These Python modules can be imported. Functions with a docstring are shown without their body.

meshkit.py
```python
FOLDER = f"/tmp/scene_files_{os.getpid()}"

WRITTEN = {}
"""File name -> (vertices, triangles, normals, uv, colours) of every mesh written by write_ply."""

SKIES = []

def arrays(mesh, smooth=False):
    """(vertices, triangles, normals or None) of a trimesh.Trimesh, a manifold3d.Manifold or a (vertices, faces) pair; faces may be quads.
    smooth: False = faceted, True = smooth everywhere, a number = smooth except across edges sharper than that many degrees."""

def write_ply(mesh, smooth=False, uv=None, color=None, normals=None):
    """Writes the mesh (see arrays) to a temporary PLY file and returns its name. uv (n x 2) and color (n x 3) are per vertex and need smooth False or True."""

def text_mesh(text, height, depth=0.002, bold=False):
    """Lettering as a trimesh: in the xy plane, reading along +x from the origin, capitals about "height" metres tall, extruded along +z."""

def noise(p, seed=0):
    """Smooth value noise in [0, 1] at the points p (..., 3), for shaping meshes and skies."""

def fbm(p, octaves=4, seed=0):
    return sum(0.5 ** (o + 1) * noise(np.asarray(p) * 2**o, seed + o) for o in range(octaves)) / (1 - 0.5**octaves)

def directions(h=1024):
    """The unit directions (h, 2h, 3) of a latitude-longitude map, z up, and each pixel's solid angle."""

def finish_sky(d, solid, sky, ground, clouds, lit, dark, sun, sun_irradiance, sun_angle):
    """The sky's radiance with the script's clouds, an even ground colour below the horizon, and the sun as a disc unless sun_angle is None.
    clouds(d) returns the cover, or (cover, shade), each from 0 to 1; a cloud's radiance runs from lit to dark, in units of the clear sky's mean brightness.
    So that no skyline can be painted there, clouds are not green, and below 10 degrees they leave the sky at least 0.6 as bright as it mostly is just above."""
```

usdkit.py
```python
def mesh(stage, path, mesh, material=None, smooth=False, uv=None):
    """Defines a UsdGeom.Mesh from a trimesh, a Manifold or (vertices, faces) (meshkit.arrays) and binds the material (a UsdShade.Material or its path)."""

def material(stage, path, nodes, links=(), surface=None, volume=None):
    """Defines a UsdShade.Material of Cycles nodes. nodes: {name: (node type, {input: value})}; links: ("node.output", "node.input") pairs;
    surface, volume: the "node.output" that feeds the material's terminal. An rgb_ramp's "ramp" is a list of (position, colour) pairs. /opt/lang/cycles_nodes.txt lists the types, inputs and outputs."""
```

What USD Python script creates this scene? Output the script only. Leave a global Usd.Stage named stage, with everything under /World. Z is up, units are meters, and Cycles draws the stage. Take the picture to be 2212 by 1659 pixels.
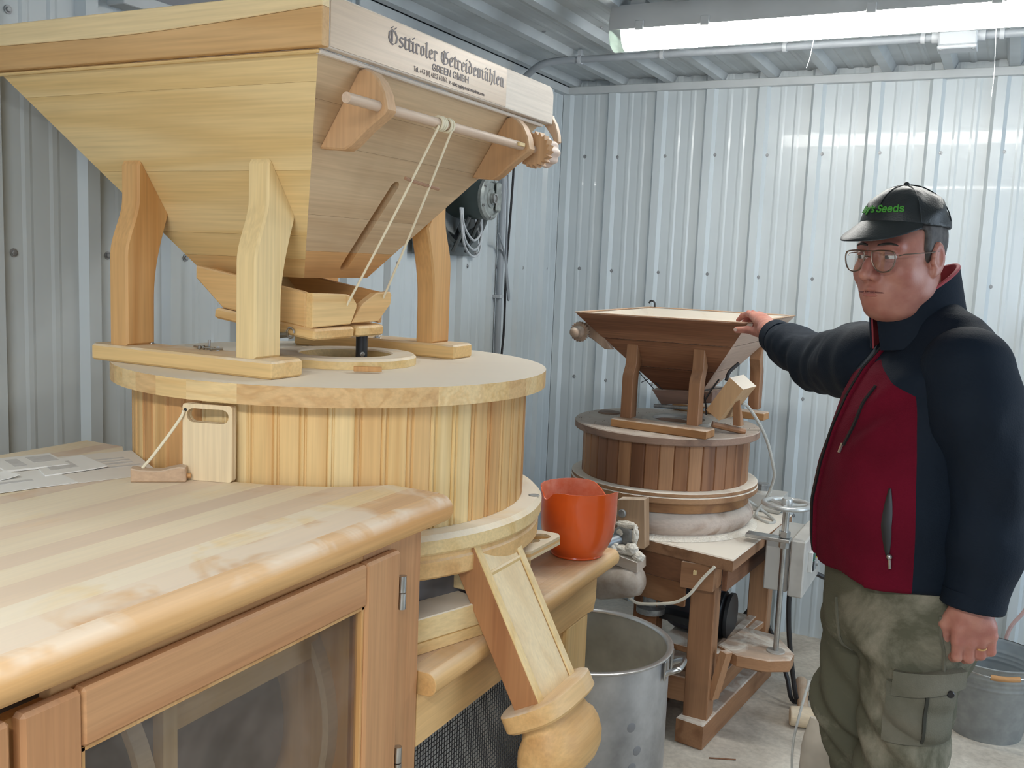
import math, random
import numpy as np, trimesh, manifold3d, shapely
from shapely.geometry import Polygon, Point, box as sbox
from shapely import affinity
import usdkit, meshkit
from pxr import Usd, UsdGeom, UsdLux, UsdShade, Gf, Sdf

stage = Usd.Stage.CreateInMemory()
UsdGeom.SetStageUpAxis(stage, 'Z'); UsdGeom.SetStageMetersPerUnit(stage, 1.0)
UsdGeom.Xform.Define(stage, '/World'); UsdGeom.Scope.Define(stage, '/World/Looks')
PI = math.pi
# ---------------------------------------------------------------- camera, lights, exposure
EYE = 1.587
YAW, PITCH, ROLL, FPX = -.467, -.125, .041, 2100.0
cam = UsdGeom.Camera.Define(stage, '/World/camera')
_f = np.array([math.sin(YAW)*math.cos(PITCH), math.cos(YAW)*math.cos(PITCH), math.sin(PITCH)])
_r = np.array([math.cos(YAW), -math.sin(YAW), 0.]); _u = np.cross(_r, _f)
_R, _U = math.cos(ROLL)*_r+math.sin(ROLL)*_u, -math.sin(ROLL)*_r+math.cos(ROLL)*_u
cam.AddTransformOp().Set(Gf.Matrix4d(*_R, 0, *_U, 0, *(-_f), 0, 0, 0, EYE, 1))
cam.CreateHorizontalApertureAttr(36.0); cam.CreateVerticalApertureAttr(27.0); cam.CreateFocalLengthAttr(36.0*FPX/2212)
cam.CreateClippingRangeAttr(Gf.Vec2f(.05, 100)); cam.CreateExposureAttr(0.85)

def rect_light(name, pos, target, w, h, power, col):
    l = UsdLux.RectLight.Define(stage, '/World/'+name)
    l.CreateWidthAttr(w); l.CreateHeightAttr(h); l.CreateIntensityAttr(power); l.CreateColorAttr(Gf.Vec3f(*col))
    d = np.array(target, float)-pos; d /= np.linalg.norm(d); up = np.array([0, 1., 0]) if abs(d[2]) > .9 else np.array([0, 0, 1.])
    x = np.cross(d, up); x /= np.linalg.norm(x); y = np.cross(x, d)
    l.AddTransformOp().Set(Gf.Matrix4d(*x, 0, *y, 0, *(-d), 0, *[float(a) for a in pos], 1))
# the workshop's second batten lamp, on the ceiling over the photographer, and the daylight of the doorway on the right
rect_light('lamp_light_front', (-.25, -.55, 2.36), (-.25, -.55, 0), 1.45, .13, 56, (1, .975, .91))
rect_light('doorway_light', (2.45, 2.75, 1.45), (0, 2.3, 1.2), 1.5, 1.9, 3.2, (.70, .84, 1.))
rect_light('window_light', (.2, -2.25, 1.5), (-1.9, 1.6, 1.4), 1.4, 1.2, 3.6, (.62, .78, 1.))  # unseen cool fill, added to lift and blue the left wall
LAMP_GLOW = 23.0

# ---------------------------------------------------------------- helpers
_count = {}
def numbered(parent, name):
    k = (parent, name); n = _count.get(k, 0); _count[k] = n+1
    return parent+'/'+(name if n == 0 else f'{name}_{n:03d}')

class Thing:
    def __init__(s, name, label=None, cat=None, base=(0, 0, 0), group=None, kind=None):
        s.path = numbered('/World', name); s.base = np.array(base, float)
        x = UsdGeom.Xform.Define(stage, s.path); x.AddTranslateOp().Set(Gf.Vec3d(*[float(a) for a in base])); s.prim = x.GetPrim()
        for k, v in (('label', label), ('category', cat), ('group', group), ('kind', kind)):
            if v: s.prim.SetCustomDataByKey(k, v)
    def part(s, name, mesh, mat, parent=None, smooth=35, label=None, kind=None):
        p = numbered(parent or s.path, name)
        if hasattr(mesh, 'to_mesh'):
            q = mesh.to_mesh(); v, f = np.array(q.vert_properties[:, :3], float), np.array(q.tri_verts)
        elif isinstance(mesh, (tuple, list)) and not isinstance(mesh[0], trimesh.Trimesh): v, f = np.asarray(mesh[0], float), np.asarray(mesh[1])
        else:
            if isinstance(mesh, list): mesh = cat_(mesh)
            v, f = np.asarray(mesh.vertices), np.asarray(mesh.faces)
        m = usdkit.mesh(stage, p, (v-s.base, f), mat, smooth)
        for k, val in (('label', label), ('kind', kind)):
            if val: m.GetPrim().SetCustomDataByKey(k, val)
        return p

def single(name, label, cat, mesh, mat, smooth=35, group=None, kind=None):
    """a thing that is one mesh"""
    if isinstance(mesh, list): mesh = cat_(mesh)
    v, f = np.asarray(mesh.vertices, float), np.asarray(mesh.faces)
    p = numbered('/World', name); b = np.array([(v[:, 0].min()+v[:, 0].max())/2, (v[:, 1].min()+v[:, 1].max())/2, v[:, 2].min()])
    m = usdkit.mesh(stage, p, (v-b, f), mat, smooth); m.AddTranslateOp().Set(Gf.Vec3d(*[float(a) for a in b]))
    for k, val in (('label', label), ('category', cat), ('group', group), ('kind', kind)):
        if val: m.GetPrim().SetCustomDataByKey(k, val)
    return m

def cat_(ms): return trimesh.util.concatenate([m if isinstance(m, trimesh.Trimesh) else trimesh.Trimesh(*m, process=False) for m in ms])
def tm(v, f): return trimesh.Trimesh(np.asarray(v, float), np.asarray(f), process=False)
def hull(pts): return trimesh.convex.convex_hull(np.asarray(pts, float))
def box(x0, x1, y0, y1, z0, z1, b=.002):
    pts = []
    for x, sx in ((x0, 1), (x1, -1)):
        for y, sy in ((y0, 1), (y1, -1)):
            for z, sz in ((z0, 1), (z1, -1)):
                pts += [(x+sx*b, y+sy*b, z), (x+sx*b, y, z+sz*b), (x, y+sy*b, z+sz*b)] if b else [(x, y, z)]
    return hull(pts)
def rot(ax, deg):
    return trimesh.transformations.rotation_matrix(math.radians(deg), ax)
def moved(m, T=None, t=(0, 0, 0), about=None):
    m = m.copy()
    if T is not None:
        if about is not None: m.apply_translation(-np.array(about, float))
        m.apply_transform(T)
        if about is not None: m.apply_translation(about)
    m.apply_translation(t); return m
def frame(o, ex, ey, ez=None):
    """4x4 with columns ex, ey, ez (made orthonormal) at o"""
    ex = np.array(ex, float); ex /= np.linalg.norm(ex); ey = np.array(ey, float); ey -= ex*(ex@ey); ey /= np.linalg.norm(ey); ez = np.cross(ex, ey)
    T = np.eye(4); T[:3, 0], T[:3, 1], T[:3, 2], T[:3, 3] = ex, ey, ez, o; return T
def loft(rings, cap=True, closed=True):
    rings = [np.asarray(r, float) for r in rings]; n = len(rings[0]); v = np.vstack(rings); f = []
    for k in range(len(rings)-1):
        for i in range(n if closed else n-1):
            j = (i+1) % n; a, b, c, d = k*n+i, k*n+j, (k+1)*n+j, (k+1)*n+i
            f += [(a, b, c), (a, c, d)]
    if cap:
        for k, flip in ((0, True), (len(rings)-1, False)):
            c = len(v); v = np.vstack([v, rings[k].mean(0)])
            for i in range(n):
                j = (i+1) % n; f.append((k*n+j, k*n+i, c) if flip else (k*n+i, k*n+j, c))
    m = tm(v, f); m.fix_normals(); return m
def offset_poly(p, b):
    p = np.asarray(p, float); a, c = np.roll(p, 1, 0), np.roll(p, -1, 0)
    e1 = p-a; e2 = c-p; e1 /= np.linalg.norm(e1, axis=1)[:, None]; e2 /= np.linalg.norm(e2, axis=1)[:, None]
    n1 = np.c_[-e1[:, 1], e1[:, 0]]; n2 = np.c_[-e2[:, 1], e2[:, 0]]; m = n1+n2; m /= np.maximum(np.linalg.norm(m, axis=1), 1e-9)[:, None]
    s = np.maximum((m*n1).sum(1), .5); area = np.sum(p[:, 0]*c[:, 1]-c[:, 0]*p[:, 1])
    return p+m*(b/s)[:, None]*(1 if area > 0 else -1)
def prism(poly, lo, hi, b=.0015):
    """polygon in xy, extruded from z=lo to hi, edges chamfered by b"""
    p = np.asarray(poly, float); q = offset_poly(p, b) if b else p; n = len(p)
    if np.sum(p[:, 0]*np.roll(p[:, 1], -1)-np.roll(p[:, 0], -1)*p[:, 1]) < 0: p, q = p[::-1], q[::-1]
    lv = [(q, lo), (p, lo+b), (p, hi-b), (q, hi)] if b else [(p, lo), (p, hi)]
    v = np.vstack([np.c_[a, np.full(n, z)] for a, z in lv]); f = []
    for k in range(len(lv)-1):
        for i in range(n):
            j = (i+1) % n; f += [(k*n+i, k*n+j, (k+1)*n+j), (k*n+i, (k+1)*n+j, (k+1)*n+i)]
    t = manifold3d.triangulate([np.asarray(q, np.float64)]); t = np.asarray(t)
    f += [tuple(x[::-1]) for x in t]+[tuple(x+(len(lv)-1)*n) for x in t]
    return tm(v, f)
def prism_xz(poly, y0, y1, b=.0015):   # poly (x, z), extruded along y
    m = prism([(x, -z) for x, z in poly], y0, y1, b); v = m.vertices.copy(); m.vertices = np.c_[v[:, 0], v[:, 2], -v[:, 1]]; m.fix_normals(); return m
def prism_yz(poly, x0, x1, b=.0015):   # poly (y, z), extruded along x
    m = prism(poly, x0, x1, b); v = m.vertices.copy(); m.vertices = np.c_[v[:, 2], v[:, 0], v[:, 1]]; m.fix_normals(); return m
def holed(poly, lo, hi):
    """shapely polygon (with holes), extruded along z"""
    return cat_([trimesh.creation.extrude_polygon(g, hi-lo, engine='earcut') for g in getattr(poly, 'geoms', [poly])]).apply_translation((0, 0, lo))
def lathe(prof, n=48, c=(0, 0, 0), T=None, a0=0, a1=2*PI):
    full = abs(a1-a0-2*PI) < 1e-6; ang = np.linspace(a0, a1, n, endpoint=not full); prof = np.asarray(prof, float); k = len(prof)
    v = np.array([(r*math.cos(t), r*math.sin(t), z) for t in ang for r, z in prof]); f = []
    for i in range(n if full else n-1):
        j = (i+1) % n
        for q in range(k-1):
            a, b_, c_, d = i*k+q, j*k+q, j*k+q+1, i*k+q+1
            if prof[q, 0] > 1e-9: f.append((a, b_, c_))
            if prof[q+1, 0] > 1e-9: f.append((a, c_, d))
    m = tm(v, f); m.merge_vertices(); m.fix_normals()
    if T is not None: m.apply_transform(T)
    m.apply_translation(c); return m
def spline(pts, n=8):
    p = np.asarray(pts, float); P = np.vstack([2*p[0]-p[1], p, 2*p[-1]-p[-2]]); out = []
    for i in range(len(p)-1):
        a, b, c, d = P[i:i+4]
        for t in np.linspace(0, 1, n, endpoint=False):
            out.append(.5*(2*b+(c-a)*t+(2*a-5*b+4*c-d)*t*t+(3*b-a-3*c+d)*t**3))
    return np.array(out+[p[-1]])
def tube(path, r, n=8, cap=True):
    p = np.asarray(path, float); t = np.gradient(p, axis=0); t /= np.linalg.norm(t, axis=1)[:, None]
    a = np.cross(t[0], (0, 0, 1.) if abs(t[0][2]) < .9 else (1., 0, 0)); a /= np.linalg.norm(a); rings = []
    r = np.broadcast_to(r, (len(p),)); ang = np.arange(n)*2*PI/n
    for i in range(len(p)):
        a = a-t[i]*(a@t[i]); a /= np.linalg.norm(a); b = np.cross(t[i], a)
        rings.append(p[i]+r[i]*(np.cos(ang)[:, None]*a+np.sin(ang)[:, None]*b))
    return loft(rings, cap)
def rod(a, b, r, n=12, r2=None): return tube([a, b], [r, r if r2 is None else r2], n)
def arc_pts(cx, cy, r, a0, a1, n=10): return [(cx+r*math.cos(t), cy+r*math.sin(t)) for t in np.radians(np.linspace(a0, a1, n))]
def bolt_head(p, n, r=.006, h=.005):
    n = np.array(n, float); ref = np.array([0, 0, 1.]) if abs(n[2]) < .9 else np.array([1., 0, 0]); ex = np.cross(ref, n)
    return cat_([lathe([(0, .0015), (r*1.5, .0012), (r*1.6, 0)], 12), lathe([(0, h), (r*.8, h), (r, h*.75), (r, 0)], 6)]).apply_transform(frame(p, ex, np.cross(n, ex)))

# ---------------------------------------------------------------- materials
_mats = {}
def mat(name, nodes, links, surface='p.BSDF'):
    if name not in _mats: _mats[name] = usdkit.material(stage, '/World/Looks/'+name, nodes, links, surface=surface)
    return _mats[name]
def plain(name, col, rough=.5, metal=0., spec=.5, var=.0, vscale=8, bump=0., bscale=60, coat=0., sheen=0., col2=None, detail=3):
    """a procedural colour, broken up by noise"""
    c2 = col2 if col2 is not None else tuple(max(0, c*(1-var)) for c in col)
    nodes = {'g': ('geometry', {}), 'n': ('noise_texture', {'scale': vscale, 'detail': detail, 'roughness': .6}), 's': ('map_range', {'from_min': .35, 'from_max': .65, 'clamp': True}),
             'm': ('mix', {'color1': col, 'color2': c2}), 'p': ('principled_bsdf', {'roughness': rough, 'metallic': metal, 'specular_ior_level': spec, 'coat_weight': coat, 'sheen_weight': sheen})}
    links = [('g.position', 'n.vector'), ('n.fac', 's.value'), ('s.result', 'm.fac'), ('m.color', 'p.base_color')]
    if bump:
        nodes |= {'bn': ('noise_texture', {'scale': bscale, 'detail': 3}), 'b': ('bump', {'strength': bump, 'distance': .01})}
        links += [('g.position', 'bn.vector'), ('bn.fac', 'b.height'), ('b.normal', 'p.normal')]
    return mat(name, nodes, links)
FLOUR = (.80, .75, .66)
def wood(name, c1, c2, axis='x', dust=0., rough=.56, rings=20., across=8., along=.55, dcol=FLOUR, dscale=6., fib=.10, coat=.0, d0=.42, d1=.60):
    """boards with growth rings and fibre along the axis; flour lies on the faces that look upwards"""
    s = [across]*3; s['xyz'.index(axis)] = along; t = [170.]*3; t['xyz'.index(axis)] = 5.
    nodes = {'g': ('geometry', {}), 'oi': ('object_info', {}), 'om': ('math', {'math_type': 'multiply', 'value2': 23.7}), 'oc': ('combine_xyz', {}), 'v': ('vector_math', {'math_type': 'add'}),
             'm1': ('mapping', {'mapping_type': 'point', 'scale': s}), 'n1': ('noise_texture', {'scale': 1., 'detail': 2., 'roughness': .45, 'distortion': .5}),
             'k': ('math', {'math_type': 'multiply', 'value2': rings}), 'si': ('math', {'math_type': 'sine'}), 'mr': ('map_range', {'from_min': -1., 'from_max': 1.}), 'mp': ('math', {'math_type': 'power', 'value2': 2.2}),
             'w': ('mix', {'color1': c1, 'color2': c2}),
             'm2': ('mapping', {'mapping_type': 'point', 'scale': t}), 'n2': ('noise_texture', {'scale': 1., 'detail': 2.}), 'f': ('map_range', {'from_min': .25, 'from_max': .75, 'to_min': 1-fib, 'to_max': 1+fib}),
             'x': ('mix', {'mix_type': 'multiply', 'fac': 1.}),
             'nz': ('separate_xyz', {}), 'up': ('map_range', {'from_min': .30, 'from_max': .85, 'clamp': True}),
             'dn': ('noise_texture', {'scale': dscale, 'detail': 4., 'roughness': .62, 'distortion': .8}), 'dr': ('map_range', {'from_min': d0, 'from_max': d1, 'to_min': .35, 'to_max': 1., 'clamp': True}),
             'du': ('math', {'math_type': 'multiply'}), 'dd': ('math', {'math_type': 'multiply', 'value2': dust}), 'd': ('mix', {'color2': dcol}),
             'b': ('bump', {'strength': .12, 'distance': .002}),
             'p': ('principled_bsdf', {'roughness': rough, 'specular_ior_level': .4, 'coat_weight': coat, 'coat_roughness': .25})}
    links = [('oi.random', 'om.value1'), ('om.value', 'oc.x'), ('om.value', 'oc.y'), ('om.value', 'oc.z'), ('g.position', 'v.vector1'), ('oc.vector', 'v.vector2'),
             ('v.vector', 'm1.vector'), ('m1.vector', 'n1.vector'), ('n1.fac', 'k.value1'), ('k.value', 'si.value1'), ('si.value', 'mr.value'), ('mr.result', 'mp.value1'), ('mp.value', 'w.fac'),
             ('v.vector', 'm2.vector'), ('m2.vector', 'n2.vector'), ('n2.fac', 'f.value'), ('w.color', 'x.color1'), ('f.result', 'x.color2'),
             ('g.normal', 'nz.vector'), ('nz.z', 'up.value'), ('g.position', 'dn.vector'), ('dn.fac', 'dr.value'), ('up.result', 'du.value1'), ('dr.result', 'du.value2'), ('du.value', 'dd.value1'),
             ('x.color', 'd.color1'), ('dd.value', 'd.fac'), ('d.color', 'p.base_color'), ('n2.fac', 'b.height'), ('b.normal', 'p.normal')]
    return mat(name, nodes, links)
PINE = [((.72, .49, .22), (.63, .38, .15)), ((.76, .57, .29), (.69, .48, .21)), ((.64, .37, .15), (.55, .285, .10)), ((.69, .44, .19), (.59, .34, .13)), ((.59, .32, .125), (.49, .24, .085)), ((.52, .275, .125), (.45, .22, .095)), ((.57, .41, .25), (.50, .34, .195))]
def pine(v=0, axis='x', dust=.0, **k):
    c1, c2 = PINE[v]; tag = ''.join(f'_{a}{str(b).replace(".", "p").replace(" ", "").replace("(", "").replace(")", "").replace(",", "_")}' for a, b in k.items())
    return wood(f'pine_{v}_{axis}_{int(dust*100)}{tag}', c1, c2, axis, dust, **k)
OLD = [((.27, .125, .058), (.17, .07, .03)), ((.33, .165, .08), (.22, .10, .045)), ((.22, .10, .05), (.14, .058, .027)), ((.38, .20, .10), (.27, .13, .06))]
def old(v=0, axis='x', dust=.5, **k):
    c1, c2 = OLD[v]
    return wood(f'old_wood_{v}_{axis}_{int(dust*100)}', c1, c2, axis, dust, rough=.5, dscale=9., **k)
STEEL = plain('steel', (.55, .55, .54), .32, 1., var=.3, vscale=20)
GALV = plain('galvanized_zinc', (.42, .44, .44), .38, .85, var=.35, vscale=14)
DARK = plain('dark_metal', (.03, .032, .035), .45, .3)
GREYCAST = plain('grey_cast_metal', (.35, .36, .36), .5, .5, var=.4, vscale=40)
CORD = plain('cotton_cord', (.78, .70, .52), .85)
BLACKR = plain('black_rubber', (.018, .018, .02), .5)
# ---------------------------------------------------------------- the setting
XA, YB, XR, YF, ZC = -1.951, 4.295, 2.6, -2.4, 2.434
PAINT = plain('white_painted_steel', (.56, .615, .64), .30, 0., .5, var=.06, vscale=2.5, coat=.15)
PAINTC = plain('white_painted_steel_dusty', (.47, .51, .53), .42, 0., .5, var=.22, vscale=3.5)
TRIMM = plain('trim_paint', (.52, .55, .56), .4, var=.08)
SCREW = plain('screw_zinc', (.36, .37, .38), .45, .5, var=.3, vscale=60)
CONC = mat('dusty_concrete', {'g': ('geometry', {}), 'n': ('noise_texture', {'scale': 3.2, 'detail': 6, 'roughness': .62, 'distortion': .6}), 'r': ('rgb_ramp', {'ramp': [(.25, (.30, .265, .22)), (.45, (.50, .45, .38)), (.6, (.62, .57, .49)), (.8, (.70, .65, .57))]}),
    'n2': ('noise_texture', {'scale': 55., 'detail': 3}), 'f': ('map_range', {'from_min': .3, 'from_max': .7, 'to_min': .86, 'to_max': 1.08}), 'x': ('mix', {'mix_type': 'multiply', 'fac': 1.}), 'b': ('bump', {'strength': .25, 'distance': .004}), 'p': ('principled_bsdf', {'roughness': .8, 'specular_ior_level': .25})},
    [('g.position', 'n.vector'), ('n.fac', 'r.fac'), ('g.position', 'n2.vector'), ('n2.fac', 'f.value'), ('r.color', 'x.color1'), ('f.result', 'x.color2'), ('x.color', 'p.base_color'), ('n2.fac', 'b.height'), ('b.normal', 'p.normal')])

def rib_profile(u0, u1, first, pitch, depth=.020):
    """(u, height) of ribbed sheet: one big rib per pitch and two small ones between; rib centres at first + n pitch"""
    out = [(u0, 0.)]; n = math.floor((u0-first)/pitch)-1
    while first+n*pitch < u1+pitch:
        c = first+n*pitch
        for a, h in ((-.030, 0), (-.017, depth), (.017, depth), (.030, 0)): out.append((c+a, h))
        for q in (.36, .64):
            for a, h in ((-.014, 0), (-.006, .0024), (.006, .0024), (.014, 0)): out.append((c+q*pitch+a, h))
        n += 1
    out = [p for p in out if u0 < p[0] < u1]
    return [(u0, 0.)]+out+[(u1, 0.)]
def sheets(thing, u0, u1, first, pitch, w0, w1, place, m, depth=.020, back=.012):
    """sheets four ribs wide from u0 to u1, each a part; place(u, w, h) gives the point in the room"""
    e = first+pitch*.45; edges = sorted({u0, u1, *[e+4*pitch*k for k in range(-14, 15) if u0+.05 < e+4*pitch*k < u1-.05]})
    for a, b in zip(edges[:-1], edges[1:]):
        pr = rib_profile(a, b, first, pitch, depth); v = []; f = []; n = len(pr)
        for w in (w0, w1): v += [place(u, w, h) for u, h in pr]
        v += [place(a, w0, -back), place(b, w0, -back), place(a, w1, -back), place(b, w1, -back)]
        for i in range(n-1): f += [(i, i+1, n+i+1), (i, n+i+1, n+i)]
        k = 2*n; f += [(k, k+1, k+3), (k, k+3, k+2), (0, k, k+2), (0, k+2, n), (n-1, 2*n-1, k+3), (n-1, k+3, k+1)]
        mm = tm(v, f); mm.fix_normals(); thing.part('sheet', mm, m, smooth=12)

FIRST_B, PB = -1.67-.030, .2286
FIRST_A, PA = 1.418-.053, .2507
wl = Thing('wall_left', kind='structure', base=(XA, 1, 0)); sheets(wl, YF, YB, FIRST_A, PA, 0, ZC, lambda u, w, h: (XA+h, u, w), PAINT)
wb = Thing('wall_back', kind='structure', base=(0, YB, 0)); sheets(wb, XA, XR, FIRST_B, PB, 0, ZC, lambda u, w, h: (u, YB-h, w), PAINT)
wr = Thing('wall_right', kind='structure', base=(XR, 1, 0)); sheets(wr, YF, YB, .1, PB, 0, ZC, lambda u, w, h: (XR-h, u, w), PAINT)
wf = Thing('wall_front', kind='structure', base=(0, YF, 0)); sheets(wf, XA, XR, FIRST_B, PB, 0, ZC, lambda u, w, h: (u, YF+h, w), PAINT)
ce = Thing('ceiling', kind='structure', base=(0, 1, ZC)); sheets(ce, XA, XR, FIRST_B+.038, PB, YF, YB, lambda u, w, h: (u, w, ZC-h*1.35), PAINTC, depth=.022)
fl = Thing('floor', kind='structure'); fl.part('slab', box(XA-.05, XR+.05, YF-.05, YB+.05, -.1, 0, 0), CONC)
for z in (2.086, 1.564, 1.047, .53):
    for n in range(-1, 14):
        x = -1.67+n*PB if n >= 0 else -1.832
        wb.part('bolt', bolt_head((x, YB-.001, z+.002*(n % 3)), (0, -1, 0), .0055), SCREW)
for z in (2.075, 1.562, 1.047):
    for n in range(-1, 12):
        wl.part('bolt', bolt_head((XA+.001, 1.418+n*PA, z), (1, 0, 0), .0062), SCREW)
for y in (3.35, 2.55):
    for n in range(0, 14):
        ce.part('bolt', bolt_head((FIRST_B+.038+n*PB+.045, y, ZC-.001), (0, 0, -1), .005), SCREW)
t = Thing('trim_1', kind='structure', base=(0, YB, 2.371)); t.part('moulding', cat_([box(XA+.03, XR, YB-.034, YB+.01, 2.371, 2.404, .002), box(XA+.03, XR, YB-.03, YB-.0, 2.400, 2.404, 0)]), TRIMM)
t = Thing('trim_2', kind='structure', base=(XA, 1, 2.371)); t.part('moulding', box(XA-.01, XA+.036, 2.62, YB-.001, 2.371, 2.404, .002), TRIMM)
t.part('shadow_gap_strip', box(XA+.01, XA+.022, 2.62, YB-.04, 2.404, 2.412, 0), DARK)  # dark strip put in as the shade of the gap
t = Thing('trim_3', kind='structure', base=(XA, 2, 2.14)); t.part('rail', box(XA-.01, XA+.055, 1.675, 2.5, 2.146, 2.178, .002), TRIMM)
t.part('header_panel', box(XA-.01, XA+.035, 1.70, 2.5, 2.182, ZC-.03, .002), plain('header_grey', (.20, .20, .22), .5, var=.1))

# ---------------------------------------------------------------- batten lamp
LX0, LX1, LY = -1.215, .38, 3.045
HOUS = plain('grey_lamp_housing', (.50, .51, .51), .45, var=.06)
lamp = Thing('batten_lamp', 'long white fluorescent batten lamp glowing under the ribbed ceiling', 'lamp', (LX0, LY, 2.28))
hp = [(LY-.056, 2.331), (LY+.056, 2.331), (LY+.056, 2.350), (LY+.042, 2.408), (LY-.042, 2.408), (LY-.056, 2.362)]
lamp.part('housing', prism_yz(hp, LX0, LX1, .003), HOUS)
for x in (LX0+.09, LX0+.30, LX0+.78, LX0+1.1): lamp.part('clip', cat_([box(x, x+.028, LY-.061, LY-.040, 2.325, 2.354, .002)]), HOUS)
for x in (LX0+.06, LX0+.62, LX0+1.3): lamp.part('mounting_bracket', box(x, x+.05, LY-.03, LY+.03, 2.406, 2.425, .002), HOUS)
half = [(LY+.052*math.cos(a), 2.331+.058*math.sin(a)) for a in np.linspace(-PI, 0, 17)]
GLOW = mat('lit_diffuser', {'e': ('emission', {'color': (1., .985, .93), 'strength': LAMP_GLOW})}, [], 'e.emission')
lamp.part('diffuser', prism_yz([(LY+.050*math.cos(a), 2.3305+.056*math.sin(a)) for a in np.linspace(-PI, 0, 17)], LX0+.045, LX1-.045, .002), GLOW)
CAPM = mat('clear_plastic_cap', {'p': ('principled_bsdf', {'base_color': (.80, .90, .84), 'roughness': .25, 'transmission_weight': .35, 'ior': 1.3})}, [])
lamp.part('end_cap', prism_yz(half, LX0-.002, LX0+.044, .004), CAPM); lamp.part('end_cap', prism_yz(half, LX1-.044, LX1+.002, .004), CAPM)

# ---------------------------------------------------------------- conduit, box, threads
CONDM = plain('grey_conduit', (.30, .33, .36), .4, var=.12); CONDL = plain('light_grey_plastic', (.44, .47, .50), .4, var=.08)
ct = Thing('conduit', 'grey electrical conduit running under the ceiling and bending at the left corner', 'pipe', (-1.75, 3.73, 2.37))
ct.part('pipe', rod((-1.62, 3.655, 2.392), (1.9, 3.655, 2.392), .0135, 14), CONDM)
ct.part('elbow', tube(spline([(-1.62, 3.655, 2.392), (-1.69, 3.65, 2.391), (-1.77, 3.64, 2.375), (-1.86, 3.665, 2.325), (-1.905, 3.64, 2.27), (-1.912, 3.636, 2.15)], 6), .0145, 14), CONDM)
for x in (-1.60, -1.26, -.80, -.34, -.10, .5): ct.part('saddle', cat_([lathe([(.0137, -.007), (.018, -.007), (.018, .007), (.0137, .007), (.0137, -.007)], 16, (x, 3.655, 2.392), rot([0, 1, 0], 90)), box(x-.008, x+.008, 3.647, 3.663, 2.404, 2.43, .001)]), CONDL)
jb = Thing('junction_box', 'small grey junction box on the ceiling conduit near the right edge', 'electrical box', (-.23, 3.65, 2.346))
jb.part('body', box(-.289, -.171, 3.615, 3.69, 2.357, 2.404, .005), CONDL); jb.part('lid', box(-.291, -.169, 3.611, 3.694, 2.346, 2.358, .003), CONDL)
for x in (-.28, -.18): jb.part('screw', lathe([(0, -.004), (.006, -.003), (.006, .001)], 10, (x, 3.625, 2.346)), SCREW)
for x in (-.300, -.160): jb.part('gland', rod((x-.012, 3.655, 2.392), (x+.012, 3.655, 2.392), .019, 14), CONDL)
vc = Thing('conduit', 'grey vertical conduit fixed to the wall behind the new mill', 'pipe', (-1.92, 3.635, 0))
vc.part('pipe', rod((-1.912, 3.637, 0), (-1.912, 3.636, 2.15), .0135, 14), CONDM)
for z in (.5, 1.44, 1.95): vc.part('saddle', cat_([lathe([(.0137, -.007), (.019, -.007), (.019, .007), (.0137, .007), (.0137, -.007)], 16, (-1.912, 3.637, z)), box(-1.95, -1.895, 3.612, 3.625, z-.007, z+.007, .001)]), CONDL)
single('cable', 'black cable hanging beside the vertical wall conduit', 'cable', tube(spline([(-1.915, 3.70, 2.3), (-1.905, 3.71, 2.02), (-1.905, 3.70, 1.8), (-1.908, 3.685, 1.55), (-1.91, 3.69, 1.3), (-1.91, 3.67, 1.1), (-1.91, 3.665, .6)], 6), .0052, 8), BLACKR)
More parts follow.
